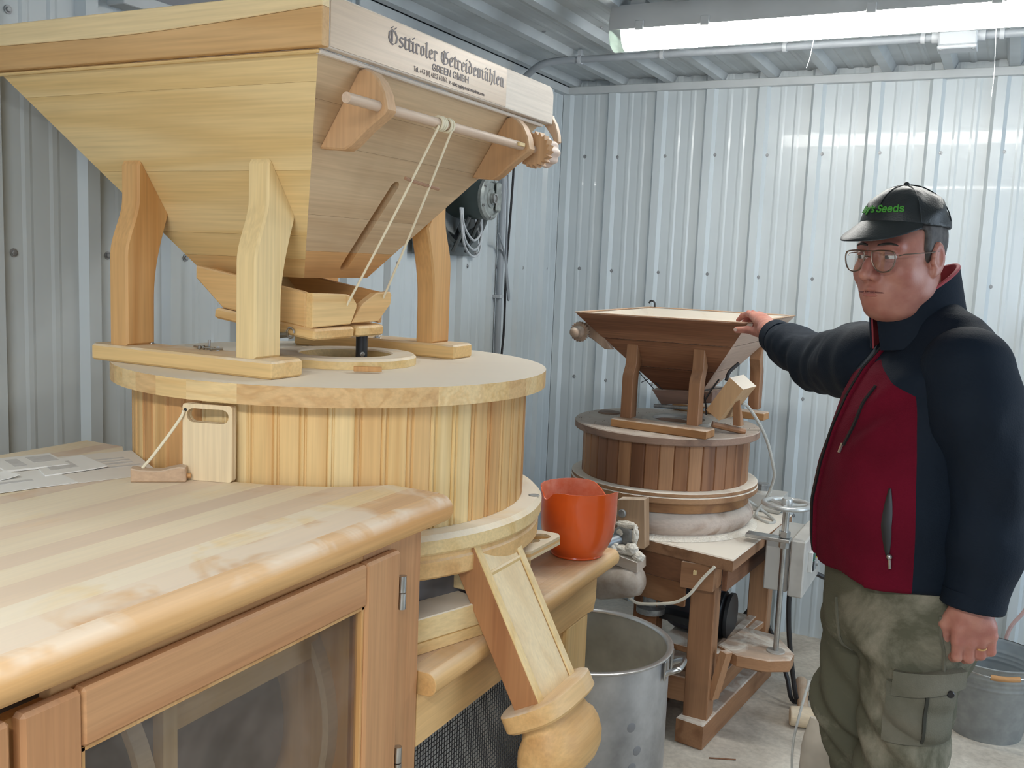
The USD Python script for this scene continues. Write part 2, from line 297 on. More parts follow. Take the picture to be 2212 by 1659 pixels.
single('cable', 'grey cable looping from the fan motor down to the conduit clip', 'cable', tube(spline([(-1.88, 3.55, 1.70), (-1.89, 3.63, 1.62), (-1.89, 3.655, 1.52), (-1.89, 3.675, 1.45), (-1.89, 3.682, 1.425), (-1.892, 3.69, 1.45), (-1.9, 3.668, 1.60), (-1.905, 3.665, 1.9), (-1.91, 3.66, 2.2)], 6), .0045, 8), CONDM)
THREAD = plain('cobweb_thread', (.85, .86, .88), .6)
single('hanging_thread', 'short white thread hanging under the batten lamp', 'thread', tube(spline([(-.585, 3.05, 2.276), (-.588, 3.05, 2.255), (-.592, 3.05, 2.225), (-.600, 3.05, 2.195)], 4), .0010, 5), THREAD)
single('hanging_thread', 'long white thread hanging from the ceiling near the right edge', 'thread', tube(spline([(-.116, 3.5, 2.402), (-.110, 3.5, 2.3), (-.107, 3.5, 2.22), (-.109, 3.5, 2.165)], 4), .0011, 5), THREAD)

# ---------------------------------------------------------------- exhaust fan on the left wall
FANG = plain('fan_grey', (.14, .16, .165), .42, .2, var=.3, vscale=10); MOT = plain('motor_green_grey', (.085, .115, .115), .38, .15, var=.15, vscale=6); MOTF = plain('motor_end_grey', (.32, .35, .34), .5, .3, var=.35, vscale=30)
fan = Thing('exhaust_fan', 'dark exhaust fan with a cylindrical grey motor on the left wall', 'fan', (XA, 3.22, 1.6))
plate = Polygon([(2.985, 1.602), (3.452, 1.602), (3.452, 2.07), (2.985, 2.07)]).difference(Point(3.22, 1.84).buffer(.19, 24))
mm = holed(plate, 0, .012); mm.vertices = np.c_[XA+.020+mm.vertices[:, 2], mm.vertices[:, 0], mm.vertices[:, 1]]; mm.fix_normals(); fan.part('mounting_plate', mm, FANG)
RX = frame((XA+.02, 3.22, 1.84), (0, 1, 0), (0, 0, 1))
fan.part('shroud', lathe([(.19, 0), (.205, 0), (.205, .075), (.197, .085), (.19, .075), (.19, 0)], 40, T=RX), FANG)
fan.part('back_disc', lathe([(0, .004), (.19, .004), (.19, 0), (0, 0)], 32, T=RX), DARK)
for k in range(5):
    b = box(.03, .17, -.05, .05, -.004, .004, .002); b.apply_transform(rot([1, 0, 0], 32)); b.apply_translation((0, 0, .045)); b.apply_transform(rot([0, 0, 1], 72*k+20)); b.apply_transform(RX); fan.part('blade', b, FANG)
for y in (3.0, 3.437):
    for z in (1.617, 2.055): fan.part('bolt', bolt_head((XA+.032, y, z), (1, 0, 0), .008), SCREW)
MY, MZ = 3.205, 1.815
RM = frame((-1.985, MY, MZ), (0, 1, 0), (0, 0, 1))
fan.part('motor', lathe([(0, 0), (.07, 0), (.077, .008), (.077, .24), (.0755, .245), (0, .245)], 40, T=RM), MOT)
me = fan.part('motor_end', lathe([(0, .262), (.02, .262), (.021, .256), (.034, .256), (.036, .252), (.058, .252), (.062, .258), (.070, .258), (.079, .25), (.079, .238)], 40, T=RM), MOTF)
fan.part('hub', lathe([(.0, .266), (.012, .266), (.0135, .272), (.018, .272), (.018, .25)], 20, T=RM), GREYCAST, parent=me)
for k in range(6):
    a = k*PI/3+.4; p = RM @ np.array([.068*math.cos(a), .068*math.sin(a), .256, 1]); fan.part('screw', bolt_head(p[:3], (1, 0, 0), .005), SCREW, parent=me)
fan.part('cover_strip', box(-1.728, -1.717, MY+.018, MY+.052, MZ-.045, MZ+.06, .004), MOTF)
for y in (-.05, .05): fan.part('bracket', rod((XA+.09, MY+y, MZ-.20), (-1.80, MY+y*.8, MZ-.07), .008, 8), FANG)
for k, (dy, dz) in enumerate(((0, 0), (.03, -.035), (-.03, -.06))):
    fan.part('wire', tube(spline([(-1.80, MY-.10+dy*.3, MZ-.04), (-1.79, MY-.09, MZ-.11+dz), (-1.80, MY, MZ-.155+dz), (-1.82, MY+.09, MZ-.115+dz), (-1.86, MY+.13+dy, MZ-.05)], 6), .0045, 8), CONDL)
# ---------------------------------------------------------------- the new grain mill: table, stone housing, lid, chute
rng = random.Random(5)
DX, DY = -1.300, 1.719
gm = Thing('grain_mill', 'large new pale pine grain mill with round slatted stone housing on its table', 'mill', (DX, DY, 0))
# table top: planks along y, the last one with a rounded nose
TZ0, TZ1, TY0, TY1 = .820, .864, 1.40, 2.303
for k in range(9):
    gm.part('table_plank', box(-1.745+k*.0955, -1.745+(k+1)*.0955, TY0, TY1, TZ0, TZ1, .0008), pine((0, 3, 1, 3, 0, 4, 3, 3, 4)[k], 'y', .55, d0=.40, d1=.66))
nose = [(-.8855, TZ0), (-.8855, TZ1), (-.848, TZ1)]+[(-.848+.022*math.sin(a)*.8, (TZ0+TZ1)/2+.022*math.cos(a)) for a in np.linspace(0.15, PI-.15, 9)]+[(-.848, TZ0)]
gm.part('table_plank', prism_xz(nose, TY0, TY1, .0012), pine(3, 'y', .5, d0=.40, d1=.66))
ap = [(1.396, .822), (2.243, .822), (2.243, .745), (2.228, .716), (2.175, .722), (2.03, .722), (1.396, .722)]
gm.part('apron', prism_yz(ap, -.886, -.866, .0015), pine(3, 'y', .1))
gm.part('apron', box(-1.70, -1.68, 1.44, 2.243, .722, .822), pine(3, 'y')); gm.part('apron', box(-1.68, -.89, 2.16, 2.18, .722, .822), pine(3, 'x')); gm.part('apron', box(-1.68, -.89, 1.44, 1.46, .722, .822), pine(4, 'x'))
gm.part('leg', box(-.962, -.867, 2.072, 2.196, 0, .722, .004), pine(0, 'z', .05)); gm.part('leg', box(-1.70, -1.605, 2.072, 2.196, 0, .722, .004), pine(0, 'z'))
gm.part('leg', box(-1.16, -1.065, 1.47, 1.58, 0, .722, .004), pine(0, 'z')); gm.part('leg', box(-1.70, -1.605, 1.47, 1.58, 0, .722, .004), pine(3, 'z'))
gm.part('corner_brace', prism_yz([(2.074, .72), (2.074, .665), (2.06, .69), (2.03, .705), (2.0, .72)], -.90, -.88, .001), pine(3, 'y'))
gm.part('stretcher', box(-1.65, -.93, 2.11, 2.15, .16, .24, .003), pine(4, 'x'))
# wire guard under the table
GX, GY0, GY1, GZ0, GZ1 = -.893, 1.397, 2.07, .20, .725
wires = []
for k in range(int((GY1-GY0)/.0098)+1): wires.append(rod((GX, GY0+k*.0098, GZ0), (GX, GY0+k*.0098, GZ1), .00115, 4))
for k in range(int((GZ1-GZ0)/.0098)+1): wires.append(rod((GX+.0013, GY0, GZ0+k*.0098), (GX+.0013, GY1, GZ0+k*.0098), .00115, 4))
gm.part('wire_guard', wires, BLACKR, smooth=60, kind='stuff', label='black wire mesh guard below the table')
gm.part('inner_casing', box(-1.06, -1.04, 1.60, 2.06, .06, .70, .002), plain('added_board_white', (.70, .70, .68), .5, var=.1)); gm.part('motor_housing', lathe([(0, .0), (.10, .10), (.105, .12), (.105, .32), (.10, .34), (0, .34)], 36, (-1.45, 1.75, 0)), plain('motor_steel', (.20, .21, .22), .4, .6, var=.3))  # the pale board is added to brighten the view through the mesh
0 and gm.part('guard_floor', box(-1.6, -.91, 1.46, 2.1, .185, .20, .001), plain('pressed_board', (.42, .30, .20), .7, var=.2))
# pan and stone housing
gm.part('base_pan', lathe([(0, .866), (.385, .866), (.385, .998), (0, .998)], 64, (DX, DY, 0)), plain('dusty_grey_pan', (.24, .24, .26), .55, .2, var=.25, vscale=12))
gm.part('support_block', box(-.955, -.905, 1.86, 1.93, .865, .98, .004), pine(1, 'z', .6))
R1 = .463
gm.part('lower_ring', lathe([(.38, .996), (R1-.012, .996), (R1-.006, 1.001), (R1-.006, 1.030), (R1-.010, 1.034), (R1-.010, 1.044), (.38, 1.044)], 128, (DX, DY, 0)), pine(3, 'x', .45))
gm.part('base_ring', lathe([(.39, 1.0442), (R1-.004, 1.0442), (R1, 1.049), (R1, 1.073), (R1-.009, 1.082), (.39, 1.082)], 128, (DX, DY, 0)), pine(1, 'x', .9, d0=.25, d1=.5))
gm.part('peg_hole', lathe([(0, 1.0826), (.008, 1.0826), (.011, 1.0832), (.0125, 1.0825)], 20, (-.885, 1.885, 0)), GREYCAST)
NS = 54; RS = .4185
tones = [rng.choices([0, 1, 2, 3, 4], [4, 3, 2, 4, 2])[0] for _ in range(NS)]
for k in range(NS):
    a = 2*PI*(k+.3)/NS; w = RS*math.sin(PI/NS)
    poly = [(-w, RS-.020), (-w, RS-.005), (-w+.0025, RS-.002), (-w+.006, RS-.0005), (0, RS), (w-.0125, RS-.0006), (w-.0105, RS-.004), (w-.0085, RS-.004), (w-.0065, RS-.0010), (w-.0042, RS), (w-.002, RS-.0014), (w, RS-.005), (w, RS-.020)]
    m = prism([(t, r) for t, r in poly], 1.0822, 1.3222, 0); m.apply_transform(rot([0, 0, 1], math.degrees(a)-90)); m.apply_translation((DX, DY, 0))
    gm.part('stave', m, pine(tones[k], 'z', .0, across=14.), smooth=25)
# lid of glued boards
LR, LT = .460, 12
ldir = math.radians(38); disk = Point(0, 0).buffer(LR, 96).difference(Point(.040, -.02).buffer(.10, 32)); lw = .050
for k in range(-10, 11):
    s = affinity.rotate(sbox(-1, k*lw-lw/2, 1, k*lw+lw/2), math.degrees(ldir), origin=(0, 0)).intersection(disk)
    if s.is_empty: continue
    c1, c2 = ((.64, .42, .20), (.57, .35, .155)) if k % 3 == 0 else (((.73, .54, .28), (.67, .46, .22)) if k % 3 == 1 else ((.70, .49, .23), (.63, .41, .175)))
    gm.part('lid_board', holed(s, 1.3226, 1.358).apply_translation((DX, DY, 0)), wood(f'lid_pine_{k%3}', c1, c2, 'x', .96, d0=.10, d1=.35, across=26., rings=24), smooth=25)
gm.part('eye_ring', lathe([(.099, 1.32), (.152, 1.3585), (.152, 1.374), (.147, 1.379), (.102, 1.379), (.098, 1.376), (.098, 1.325), (.099, 1.32)], 72, (-1.262, 1.700, 0)), pine(1, 'x', .85, d0=.2, d1=.45), label='raised ring round the eye of the lid')
gm.part('ring_inlay', box(-1.14, -1.085, 1.567, 1.5795, 1.361, 1.3705, .0008).apply_transform(trimesh.transformations.rotation_matrix(math.radians(35), [0, 0, 1], (-1.11, 1.573, 0))), pine(4, 'z'))
gm.part('damsel_tube', cat_([rod((-1.222, 1.703, 1.30), (-1.222, 1.703, 1.424), .0125, 20)]), BLACKR, label='black tube standing in the eye'); gm.part('damsel_screw', bolt_head((-1.213, 1.694, 1.379), (.7, -.7, 0), .0035), STEEL)
# chute with its collar and spout
d = np.array([.478, 0, -.878]); nrm = np.array([.878, 0, .478]); A0 = np.array([-.846, 0, 1.006]); CHY0, CHY1 = 1.582, 1.748
def chute_box(y0, y1, t0, t1, n0, n1, b=.0015):
    m = box(t0, t1, y0, y1, n0, n1, b); T = np.eye(4); T[:3, 0], T[:3, 1], T[:3, 2], T[:3, 3] = d, (0, 1, 0), nrm, A0; return m.apply_transform(T)
gm.part('chute_side', chute_box(CHY0, CHY0+.020, -.05, .30, -.056, 0, .002), wood('chute_heart', (.42, .20, .085), (.30, .125, .05), 'z', .1), label='orange brown side of the chute'); gm.part('chute_side', chute_box(CHY1-.020, CHY1, -.05, .30, -.056, 0, .002), pine(2, 'z'))
gm.part('chute_edge_strip', chute_box(CHY0-.0005, CHY0+.0205, -.045, .30, .0002, .004, .0012), pine(1, 'z', .3)); gm.part('chute_edge_strip', chute_box(CHY1-.0205, CHY1+.0005, -.045, .30, .0002, .004, .0012), pine(1, 'z', .6))
gm.part('chute_cover', chute_box(CHY0+.021, CHY1-.021, -.075, .30, -.012, .0005, .001), pine(1, 'z', .9, d0=.15, d1=.4)); gm.part('chute_floor', chute_box(CHY0+.021, CHY1-.021, -.04, .30, -.056, -.046, .001), pine(3, 'z'))
gm.part('outlet_block', cat_([box(-.93, -.835, 1.60, 1.752, .975, .9958, .003), box(-.93, -.85, 1.62, 1.752, .94, .976, .002)]), pine(1, 'y', .6))
def sup(hy, hn, t, yc=1.667, nc=-.028, e=3.2, n=40):
    a = np.arange(n)*2*PI/n; c, s = np.cos(a), np.sin(a); y = np.sign(c)*np.abs(c)**(2/e)*hy; q = np.sign(s)*np.abs(s)**(2/e)*hn
    return A0+(0, yc, 0)+t*d+(nc+q)[:, None]*nrm+y[:, None]*np.array([0, 1., 0])
gm.part('chute_collar', loft([sup(.108, .066, .272), sup(.114, .072, .276), sup(.114, .072, .306), sup(.109, .067, .311)]), pine(3, 'y', .75), smooth=40)
gm.part('spout', loft([sup(*q, e=2.6)+np.array([-.20, 0, -.10])*(q[2]-.311) for q in ((.094, .052, .311), (.090, .050, .322), (.094, .054, .334), (.106, .064, .348), (.113, .070, .368), (.113, .072, .392), (.106, .066, .414), (.092, .054, .430), (.070, .036, .438))]), pine(3, 'y', .12, across=12.), smooth=60, label='bulging turned wooden spout')
# sliding plywood handle under the ring
hs = Polygon([(-.936, 1.815), (-.862, 1.803), (-.852, 1.812), (-.8485, 1.955), (-.862, 1.972), (-.936, 1.975)]).buffer(-.004).buffer(.004, 6)
hole = Point(-.893, 1.845).buffer(.017).union(Point(-.888, 1.888).buffer(.019)).union(Point(-.884, 1.93).buffer(.021)).union(LineStr := shapely.LineString([(-.893, 1.845), (-.884, 1.93)]).buffer(.011))
PLY = wood('plywood', (.72, .58, .38), (.60, .45, .27), 'y', .7, rings=9)
for k in range(3): gm.part('handle_ply', holed(hs.difference(hole).buffer(-.0006*(k % 2)), .960+k*.0066, .9664+k*.0066), PLY if k != 1 else pine(3, 'y'))
# two wooden blocks between pan and table
sb = prism([(-.990, 1.452), (-.915, 1.425), (-.852, 1.612), (-.925, 1.634)], .886, .932, .002); gm.part('wedge_block', sb, pine(1, 'y', .9, d0=.2, d1=.5))
gm.part('wedge_block', prism([(-.990, 1.45), (-.913, 1.423), (-.851, 1.606), (-.925, 1.63)], .8645, .8858, .001), pine(0, 'y'))

# ---------------------------------------------------------------- hopper of the new mill
H0 = np.array([-1.807, -1.025, 1.293, 2.129]); H1 = np.array([-1.526, -1.258, 1.553, 1.766]); HZ1, HZ0 = 1.914, 1.538
ho = Thing('mill_hopper', 'pale pine funnel hopper with lettered rim standing on the new mill', 'hopper', (-1.40, 1.68, 1.358))
def hrect(z, inset=0.):
    t = (HZ1-z)/(HZ1-HZ0); a = H0*(1-t)+H1*t; return a[0]+inset, a[1]-inset, a[2]+inset, a[3]-inset
def cone_board(side, za, zb, th=.020, gap=.00015):
    za, zb = za-gap, zb+gap; pts = []
    for z in (za, zb):
        for ins in (0., th):
            x0, x1, y0, y1 = hrect(z, ins)
            pts += {'f': [(x0, y0, z), (x1, y0, z)], 'b': [(x0, y1, z), (x1, y1, z)], 'r': [(x1, y0, z), (x1, y1, z)], 'l': [(x0, y0, z), (x0, y1, z)]}[side]
    return hull(pts)
F_T = {'f': (1, 1, 1, 1, 0), 'r': (6, 6, 6, 6, 4), 'b': (1, 0, 1, 3, 0), 'l': (0, 1, 0, 1, 3)}  # right side taupe: dust and its weaker light put into the wood colour
slot = None
def slot_mesh():
    p0, p1 = np.array([-1.142, 1.690, 1.729]), np.array([-1.243, 1.665, 1.567]); n = np.array([.847, 0, -.532]); parts = []
    for p in (p0, p1): parts.append(rod(p-n*.06, p+n*.05, .0135, 20).vertices)
    return hull(np.vstack(parts))
SLOT = slot_mesh()
for side in 'frbl':
    zs = {'f': (1.914, 1.870, 1.735, 1.62, 1.575, 1.538), 'r': (1.914, 1.846, 1.781, 1.66, 1.592, 1.538), 'b': (1.914, 1.82, 1.70, 1.6, 1.538), 'l': (1.914, 1.82, 1.7, 1.6, 1.538)}[side]
    for k, (za, zb) in enumerate(zip(zs[:-1], zs[1:])):
        m = cone_board(side, za, zb)
        if side == 'r' and zb < 1.74 and za > 1.56:
            try:
                q = trimesh.boolean.difference([m, SLOT], engine='manifold'); m = q if len(q.vertices) else m
            except Exception: pass
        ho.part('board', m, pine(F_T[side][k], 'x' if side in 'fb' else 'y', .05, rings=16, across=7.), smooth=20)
x0, x1, y0, y1 = hrect(1.65)
sl = box(-.022, .022, -.10, .10, -.003, .003, .001); Tn = frame((-1.2165, 1.677, 1.65), (0, 1, 0), (.529, .131, .838)); ho.part('slot_slide', sl.apply_transform(Tn), pine(2, 'z'), label='brown slide behind the slot')
# cone's upper edge bead; on the right its caught light is painted pale
bead = lambda a, b: hull(np.vstack([rod(a, b, .005, 8).vertices]))
ho.part('edge_bead', box(-1.81, -1.020, 1.286, 1.296, 1.907, 1.9135, .002), pine(1, 'x')); ho.part('edge_bead', box(-1.030, -1.018, 1.29, 2.128, 1.906, 1.9135, .002), wood('pine_rim_pale', (.72, .64, .55), (.64, .55, .46), 'y', .5, rings=6))
# rim boards, each glued from an upper and a lower strip
def rim(a, b, lo, hi, axis, r0=False, r1=False):
    """board from a to b along its axis, z lo-hi, upper corners rounded at the ends where asked"""
    p = [(a, lo)]+[(b, lo)]+(arc_pts(b-.022, hi-.022, .022, 0, 90, 7) if r1 else [(b, hi)])+(arc_pts(a+.022, hi-.022, .022, 90, 180, 7) if r0 else [(a, hi)])
    return p
SAP = wood('pine_sapwood', (.80, .62, .35), (.73, .53, .27), 'x', .15, rings=6); HEART = wood('pine_heart', (.69, .44, .21), (.58, .34, .14), 'x', .0, rings=14)
zz = [(-1.833, 1.9145), (-1.003, 1.9145), (-1.003, 1.975)]+[(-1.003-t*.83, 1.975-.022*math.sin(min(1, t*1.5)*PI/2)+.006*t) for t in np.linspace(.08, .92, 9)]+[(-1.833, 1.962)]
ho.part('rim_board', prism_xz(zz, 1.273, 1.2925, .0012), HEART, label='orange heartwood strip of the rim')
up = [(p[0], p[1]+.0006) for p in zz[2:]][::-1]
upper = up+arc_pts(-1.003-.006, 1.999-.006, .006, 0, 90, 4)+arc_pts(-1.833+.022, 1.999-.022, .022, 90, 180, 7)
ho.part('rim_board', prism_xz(upper, 1.273, 1.2925, .0012), SAP, label='pale sapwood strip of the rim')
RIMR = wood('pine_rim_dusty', (.56, .42, .29), (.47, .33, .22), 'y', .1, rings=8); 
ho.part('rim_board', prism_yz(rim(1.2930, 2.150, 1.9145, 1.999, 'y', False, True), -1.0225, -1.0045, .0015), wood('pine_rim_pale', (.72, .64, .55), (.64, .55, .46), 'y', .5, rings=6))
ho.part('rim_board', box(-1.833, -1.0228, 2.1295, 2.149, 1.9145, 1.999), pine(0, 'x', .3)); ho.part('rim_board', box(-1.827, -1.8075, 1.293, 2.129, 1.9145, 1.999), pine(3, 'y', .3))
# printed clear label on the right rim board
lab = ho.part('printed_label', box(-1.0046, -1.0036, 1.296, 1.906, 1.917, 1.9965, .0003), wood('label_film', (.50, .37, .255), (.43, .30, .20), 'y', 0., rough=.42, rings=7, coat=.12), label='glossy printed label with the maker\'s lettering')
INK = plain('print_ink', (.035, .02, .03), .5)
def nib(lines, w=.19, ang=38):
    v = np.array([math.cos(math.radians(ang)), math.sin(math.radians(ang))])*w/2; q = np.array([-v[1], v[0]])*.32; polys = []
    for ln in lines:
        for a, b in zip(ln[:-1], ln[1:]):
            a, b = np.array(a, float), np.array(b, float); polys.append(shapely.MultiPoint([p+s*v+r*q for p in (a, b) for s in (-1, 1) for r in (-1, 1)]).convex_hull)
    return shapely.union_all(polys)
st = lambda x, top=1.: [(x-.13, top-.13), (x, top), (x, .10), (x+.14, -.02)]
GL = {'i': ([st(.14), [(.10, 1.28), (.24, 1.46)]], .42), 'l': ([st(.14, 1.5)], .42), 'n': ([st(.14), [(.14, .80), (.36, 1.), (.50, .86), (.50, .10), (.64, -.02)]], .78),
      'm': ([st(.14), [(.14, .80), (.36, 1.), (.50, .86), (.50, .06)], [(.50, .80), (.72, 1.), (.86, .86), (.86, .10), (1., -.02)]], 1.14), 'r': ([st(.14), [(.14, .78), (.34, 1.), (.50, .84)]], .56),
      'e': ([[(.44, .60), (.16, .46)], [(.16, .46), (.14, .82), (.34, 1.), (.48, .84), (.44, .60)], [(.14, .6), (.14, .16), (.30, 0), (.48, .14)]], .62), 'o': ([[(.14, .82), (.14, .16), (.30, 0), (.50, .16), (.50, .84), (.34, 1.), (.14, .82)]], .68),
      's': ([[(.50, .92), (.30, 1.), (.14, .80), (.16, .62), (.48, .42), (.50, .16), (.30, 0), (.08, .10)]], .62), 't': ([[(.05, 1.06), (.18, 1.22), (.18, .12), (.32, -.02), (.42, .08)], [(.0, .96), (.40, .96)]], .48),
      'u': ([[(.02, .88), (.14, 1.), (.14, .14), (.30, 0), (.50, .16)], [(.38, .88), (.50, 1.), (.50, .10), (.64, -.02)], [(.10, 1.24), (.20, 1.40)], [(.42, 1.24), (.52, 1.40)]], .78), 'h': ([[(.03, 1.4), (.14, 1.5), (.14, .04)], [(.14, .78), (.36, 1.), (.50, .84), (.50, .2), (.36, -.26)]], .68),
      'd': ([[(.14, .80), (.14, .16), (.30, 0), (.52, .18), (.52, .80), (.40, 1.06), (.12, 1.42)], [(.14, .80), (.34, .98), (.50, .86)]], .70),
      'O': ([[(.44, 1.42), (.16, 1.16), (.10, .55), (.30, .12), (.56, -.02), (.94, .26), (1., .84), (.78, 1.28), (.52, 1.36)], [(.44, 1.40), (.44, .22)], [(.36, 1.56), (.50, 1.72)], [(.72, 1.56), (.86, 1.72)]], 1.18),
      'G': ([[(.46, 1.42), (.16, 1.16), (.10, .5), (.30, .10), (.56, -.02), (.92, .2), (.94, .66), (.64, .82)], [(.40, 1.38), (.62, 1.2), (.98, 1.44)], [(.46, 1.2), (.46, .22)], [(.64, 1.2), (.64, .8)]], 1.12), ' ': ([], .42)}
x = 0.; words = []
for ch in 'Osttiroler Getreidemuhlen':
    ls, adv = GL[ch]
    if ls: words.append(affinity.translate(nib(ls), x, 0))
    x += adv
sh = shapely.union_all(words); sx = .438/(sh.bounds[2]-sh.bounds[0]); sh = affinity.translate(affinity.scale(sh, sx, .0172, origin=(0, 0)), 1.457-sh.bounds[0]*sx, 1.9565)
def on_rim(m):
    v = m.vertices.copy(); m.vertices = np.c_[-1.0036+v[:, 2], v[:, 0], v[:, 1]]; m.fix_normals(); return m
ho.part('lettering', on_rim(holed(sh, 0, .0005)), INK, parent=lab, smooth=False)
def line(txt, y0, y1, z, h, bold=False):
    m = meshkit.text_mesh(txt, h, .0005, bold); b = m.bounds; s = (y1-y0)/(b[1][0]-b[0][0]); m.vertices[:, 0] = (m.vertices[:, 0]-b[0][0])*s+y0; m.vertices[:, 1] += z; return on_rim(m)
ho.part('lettering', line('GREEN GMBH', 1.604, 1.742, 1.9375, .0125, True), INK, parent=lab, smooth=False)
ho.part('lettering', line('Tel. +43 (0) 4852 61061', 1.541, 1.660, 1.9245, .0090), INK, parent=lab, smooth=False); ho.part('lettering', line('E-Mail: og@getreidemuehlen.com', 1.669, 1.808, 1.9235, .0062), INK, parent=lab, smooth=False)
# stand: two rails and four shaped legs
for y0, y1, xa, xb in ((1.351, 1.449, -1.640, -1.165), (1.926, 2.024, -1.600, -1.125)):
    pr = [(xa, y0+.016), (xa+.014, y0), (xb-.002, y0), (xb, y0+.002), (xb, y1-.014), (xb-.014, y1), (xa+.014, y1), (xa, y1-.016)]
    ho.part('rail', prism(pr, 1.3585, 1.391, .004), pine(0, 'x', .75))
lp = [(1.366, 1.391), (1.366, 1.565)]+[(1.366+.031*(.5-.5*math.cos(PI*t)), 1.565+.12*t) for t in np.linspace(.1, 1, 9)]+[(1.397, 1.745), (1.403, 1.755), (1.4085, 1.752), (1.4765, 1.655)]+[(1.4765-.038*math.sin(PI/2*t), 1.655-.17*t) for t in np.linspace(.12, 1, 8)]+[(1.438, 1.391)]
lpb = [(3.375-y, z) for y, z in lp]
for xl in (-1.594, -1.266):
    ho.part('leg', prism_yz(lp, xl, xl+.049, .004), pine(1 if xl > -1.5 else 2, 'z', .1)); ho.part('leg', prism_yz(lpb, xl+.03, xl+.079, .004), pine(2, 'z', .1))
    # packing that carries the hopper on the legs at the back
for xx in (-1.535, -1.215):
    ho.part('rail_bolt', bolt_head((xx-.015, 1.432, 1.391), (0, 0, 1), .0055, .006), STEEL)
ho.part('rail_bolt', bolt_head((-1.35, 1.945, 1.391), (0, 0, 1), .007, .006), STEEL)
# winding gear: brackets, spindle, ratchet wheel and pawl
bp = [(-1.031, 1.904), (-1.017, 1.906), (-1.004, 1.900), (-.989, 1.885), (-.977, 1.862), (-.971, 1.836), (-.976, 1.828), (-1.014, 1.802), (-1.045, 1.776), (-1.060, 1.769), (-1.100, 1.772), (-1.1145, 1.7725)]
for yb in (1.411, 1.962): ho.part('bracket', prism_xz(bp, yb, yb+.032, .003), wood('beech_bracket', (.55, .33, .17), (.47, .26, .12), 'z', .5, rings=8))
SPN = wood('spindle_wood', (.62, .46, .34), (.52, .36, .25), 'y', .35, rings=8)
sp = ho.part('spindle', rod((-.990, 1.322, 1.841), (-.990, 2.068, 1.841), .0092, 20), SPN)
ho.part('wedge_pin', box(-.982, -.976, 1.925, 1.953, 1.838, 1.846, .001), pine(1, 'y'), parent=sp); ho.part('wedge_pin', rod((-.990, 1.452, 1.841), (-.990, 1.452, 1.858), .003, 8), pine(1, 'z'), parent=sp)
gear = []
for k in range(20):
    a0, a1 = 2*PI*k/20, 2*PI*(k+1)/20; gear += [(.0335*math.cos(a0), .0335*math.sin(a0)), (.041*math.cos(a1-.06), .041*math.sin(a1-.06))]
g = prism(gear, 2.022, 2.048, .0006); g.apply_transform(np.array([[1, 0, 0, -.990], [0, 0, 1, 0], [0, 1, 0, 1.841], [0, 0, 0, 1.]])); g.fix_normals()
ho.part('ratchet_wheel', g, wood('ratchet_wood', (.56, .34, .18), (.46, .26, .12), 'z', .2))
kn = [loft([np.c_[-.990+r*(1+.06*np.cos(9*t))*np.cos(t), np.full(72, y), 1.841+r*(1+.06*np.cos(9*t))*np.sin(t)] for y, r in ((2.049, .026), (2.053, .032), (2.085, .034), (2.100, .031), (2.110, .021), (2.113, .008))]) for t in [np.arange(72)*2*PI/72]]
ho.part('knob', kn, wood('knob_wood', (.62, .48, .40), (.5, .36, .28), 'y', .3)); 
pw = [(-1.004, 1.945), (-.992, 1.938), (-.978, 1.915), (-.970, 1.890), (-.968, 1.874), (-.978, 1.868), (-.984, 1.884), (-.996, 1.900), (-1.008, 1.915)]
ho.part('pawl', prism_xz([(x-.020, z) for x, z in pw], 2.1515, 2.171, .002), wood('pawl_wood', (.60, .42, .28), (.5, .32, .2), 'z', .5)); ho.part('pawl_pin', rod((-1.016, 2.10, 1.935), (-1.016, 2.175, 1.935), .004, 8), STEEL)
# shoe
so = ho.part('shoe', prism_xz([(-1.497, 1.553), (-1.497, 1.528), (-1.424, 1.470), (-1.214, 1.444), (-1.210, 1.448), (-1.212, 1.510), (-1.228, 1.514)], 1.500, 1.520, .003), pine(3, 'x', .25, across=16.), label='shaking shoe below the outlet')
ho.part('shoe_front', prism_yz([(1.502, 1.444), (1.502, 1.512), (1.610, 1.508), (1.630, 1.503), (1.645, 1.488), (1.644, 1.478), (1.626, 1.447)], -1.212, -1.194, .002), pine(0, 'y', .25, across=16.), parent=so)
ho.part('shoe_front', prism_yz([(1.628, 1.449), (1.664, 1.487), (1.712, 1.509), (1.764, 1.512), (1.770, 1.505), (1.766, 1.484), (1.722, 1.449)], -1.211, -1.193, .002), pine(3, 'y', .25), parent=so)
ho.part('shoe_front', box(-1.28, -1.212, 1.628, 1.645, 1.452, 1.50, .002).apply_transform(trimesh.transformations.rotation_matrix(math.radians(-28), [1, 0, 0], (-1.24, 1.64, 1.47))), pine(0, 'x'), parent=so)
ho.part('shoe_far_side', prism_xz([(-1.497, 1.551), (-1.424, 1.470), (-1.214, 1.444), (-1.212, 1.510), (-1.228, 1.512)], 1.748, 1.766, .003), pine(4, 'x'), parent=so)
ho.part('shoe_back', hull([(-1.495, y, 1.545) for y in (1.52, 1.748)]+[(-1.48, y, 1.548) for y in (1.52, 1.748)]+[(-1.422, y, 1.474) for y in (1.52, 1.748)]+[(-1.41, y, 1.478) for y in (1.52, 1.748)]), pine(3, 'y'), parent=so)
bpz = prism([(-1.441, 1.498), (-1.190, 1.498), (-1.186, 1.502), (-1.186, 1.624), (-1.192, 1.630), (-1.225, 1.632), (-1.225, 1.640), (-1.192, 1.640), (-1.186, 1.645), (-1.186, 1.73), (-1.192, 1.736), (-1.441, 1.736)], -.022, 0, .004); bpz.apply_transform(rot([0, 1, 0], 6.4)); bpz.apply_translation((-1.186-bpz.bounds[1][0], 0, 1.442-bpz.bounds[0][2]-.022))
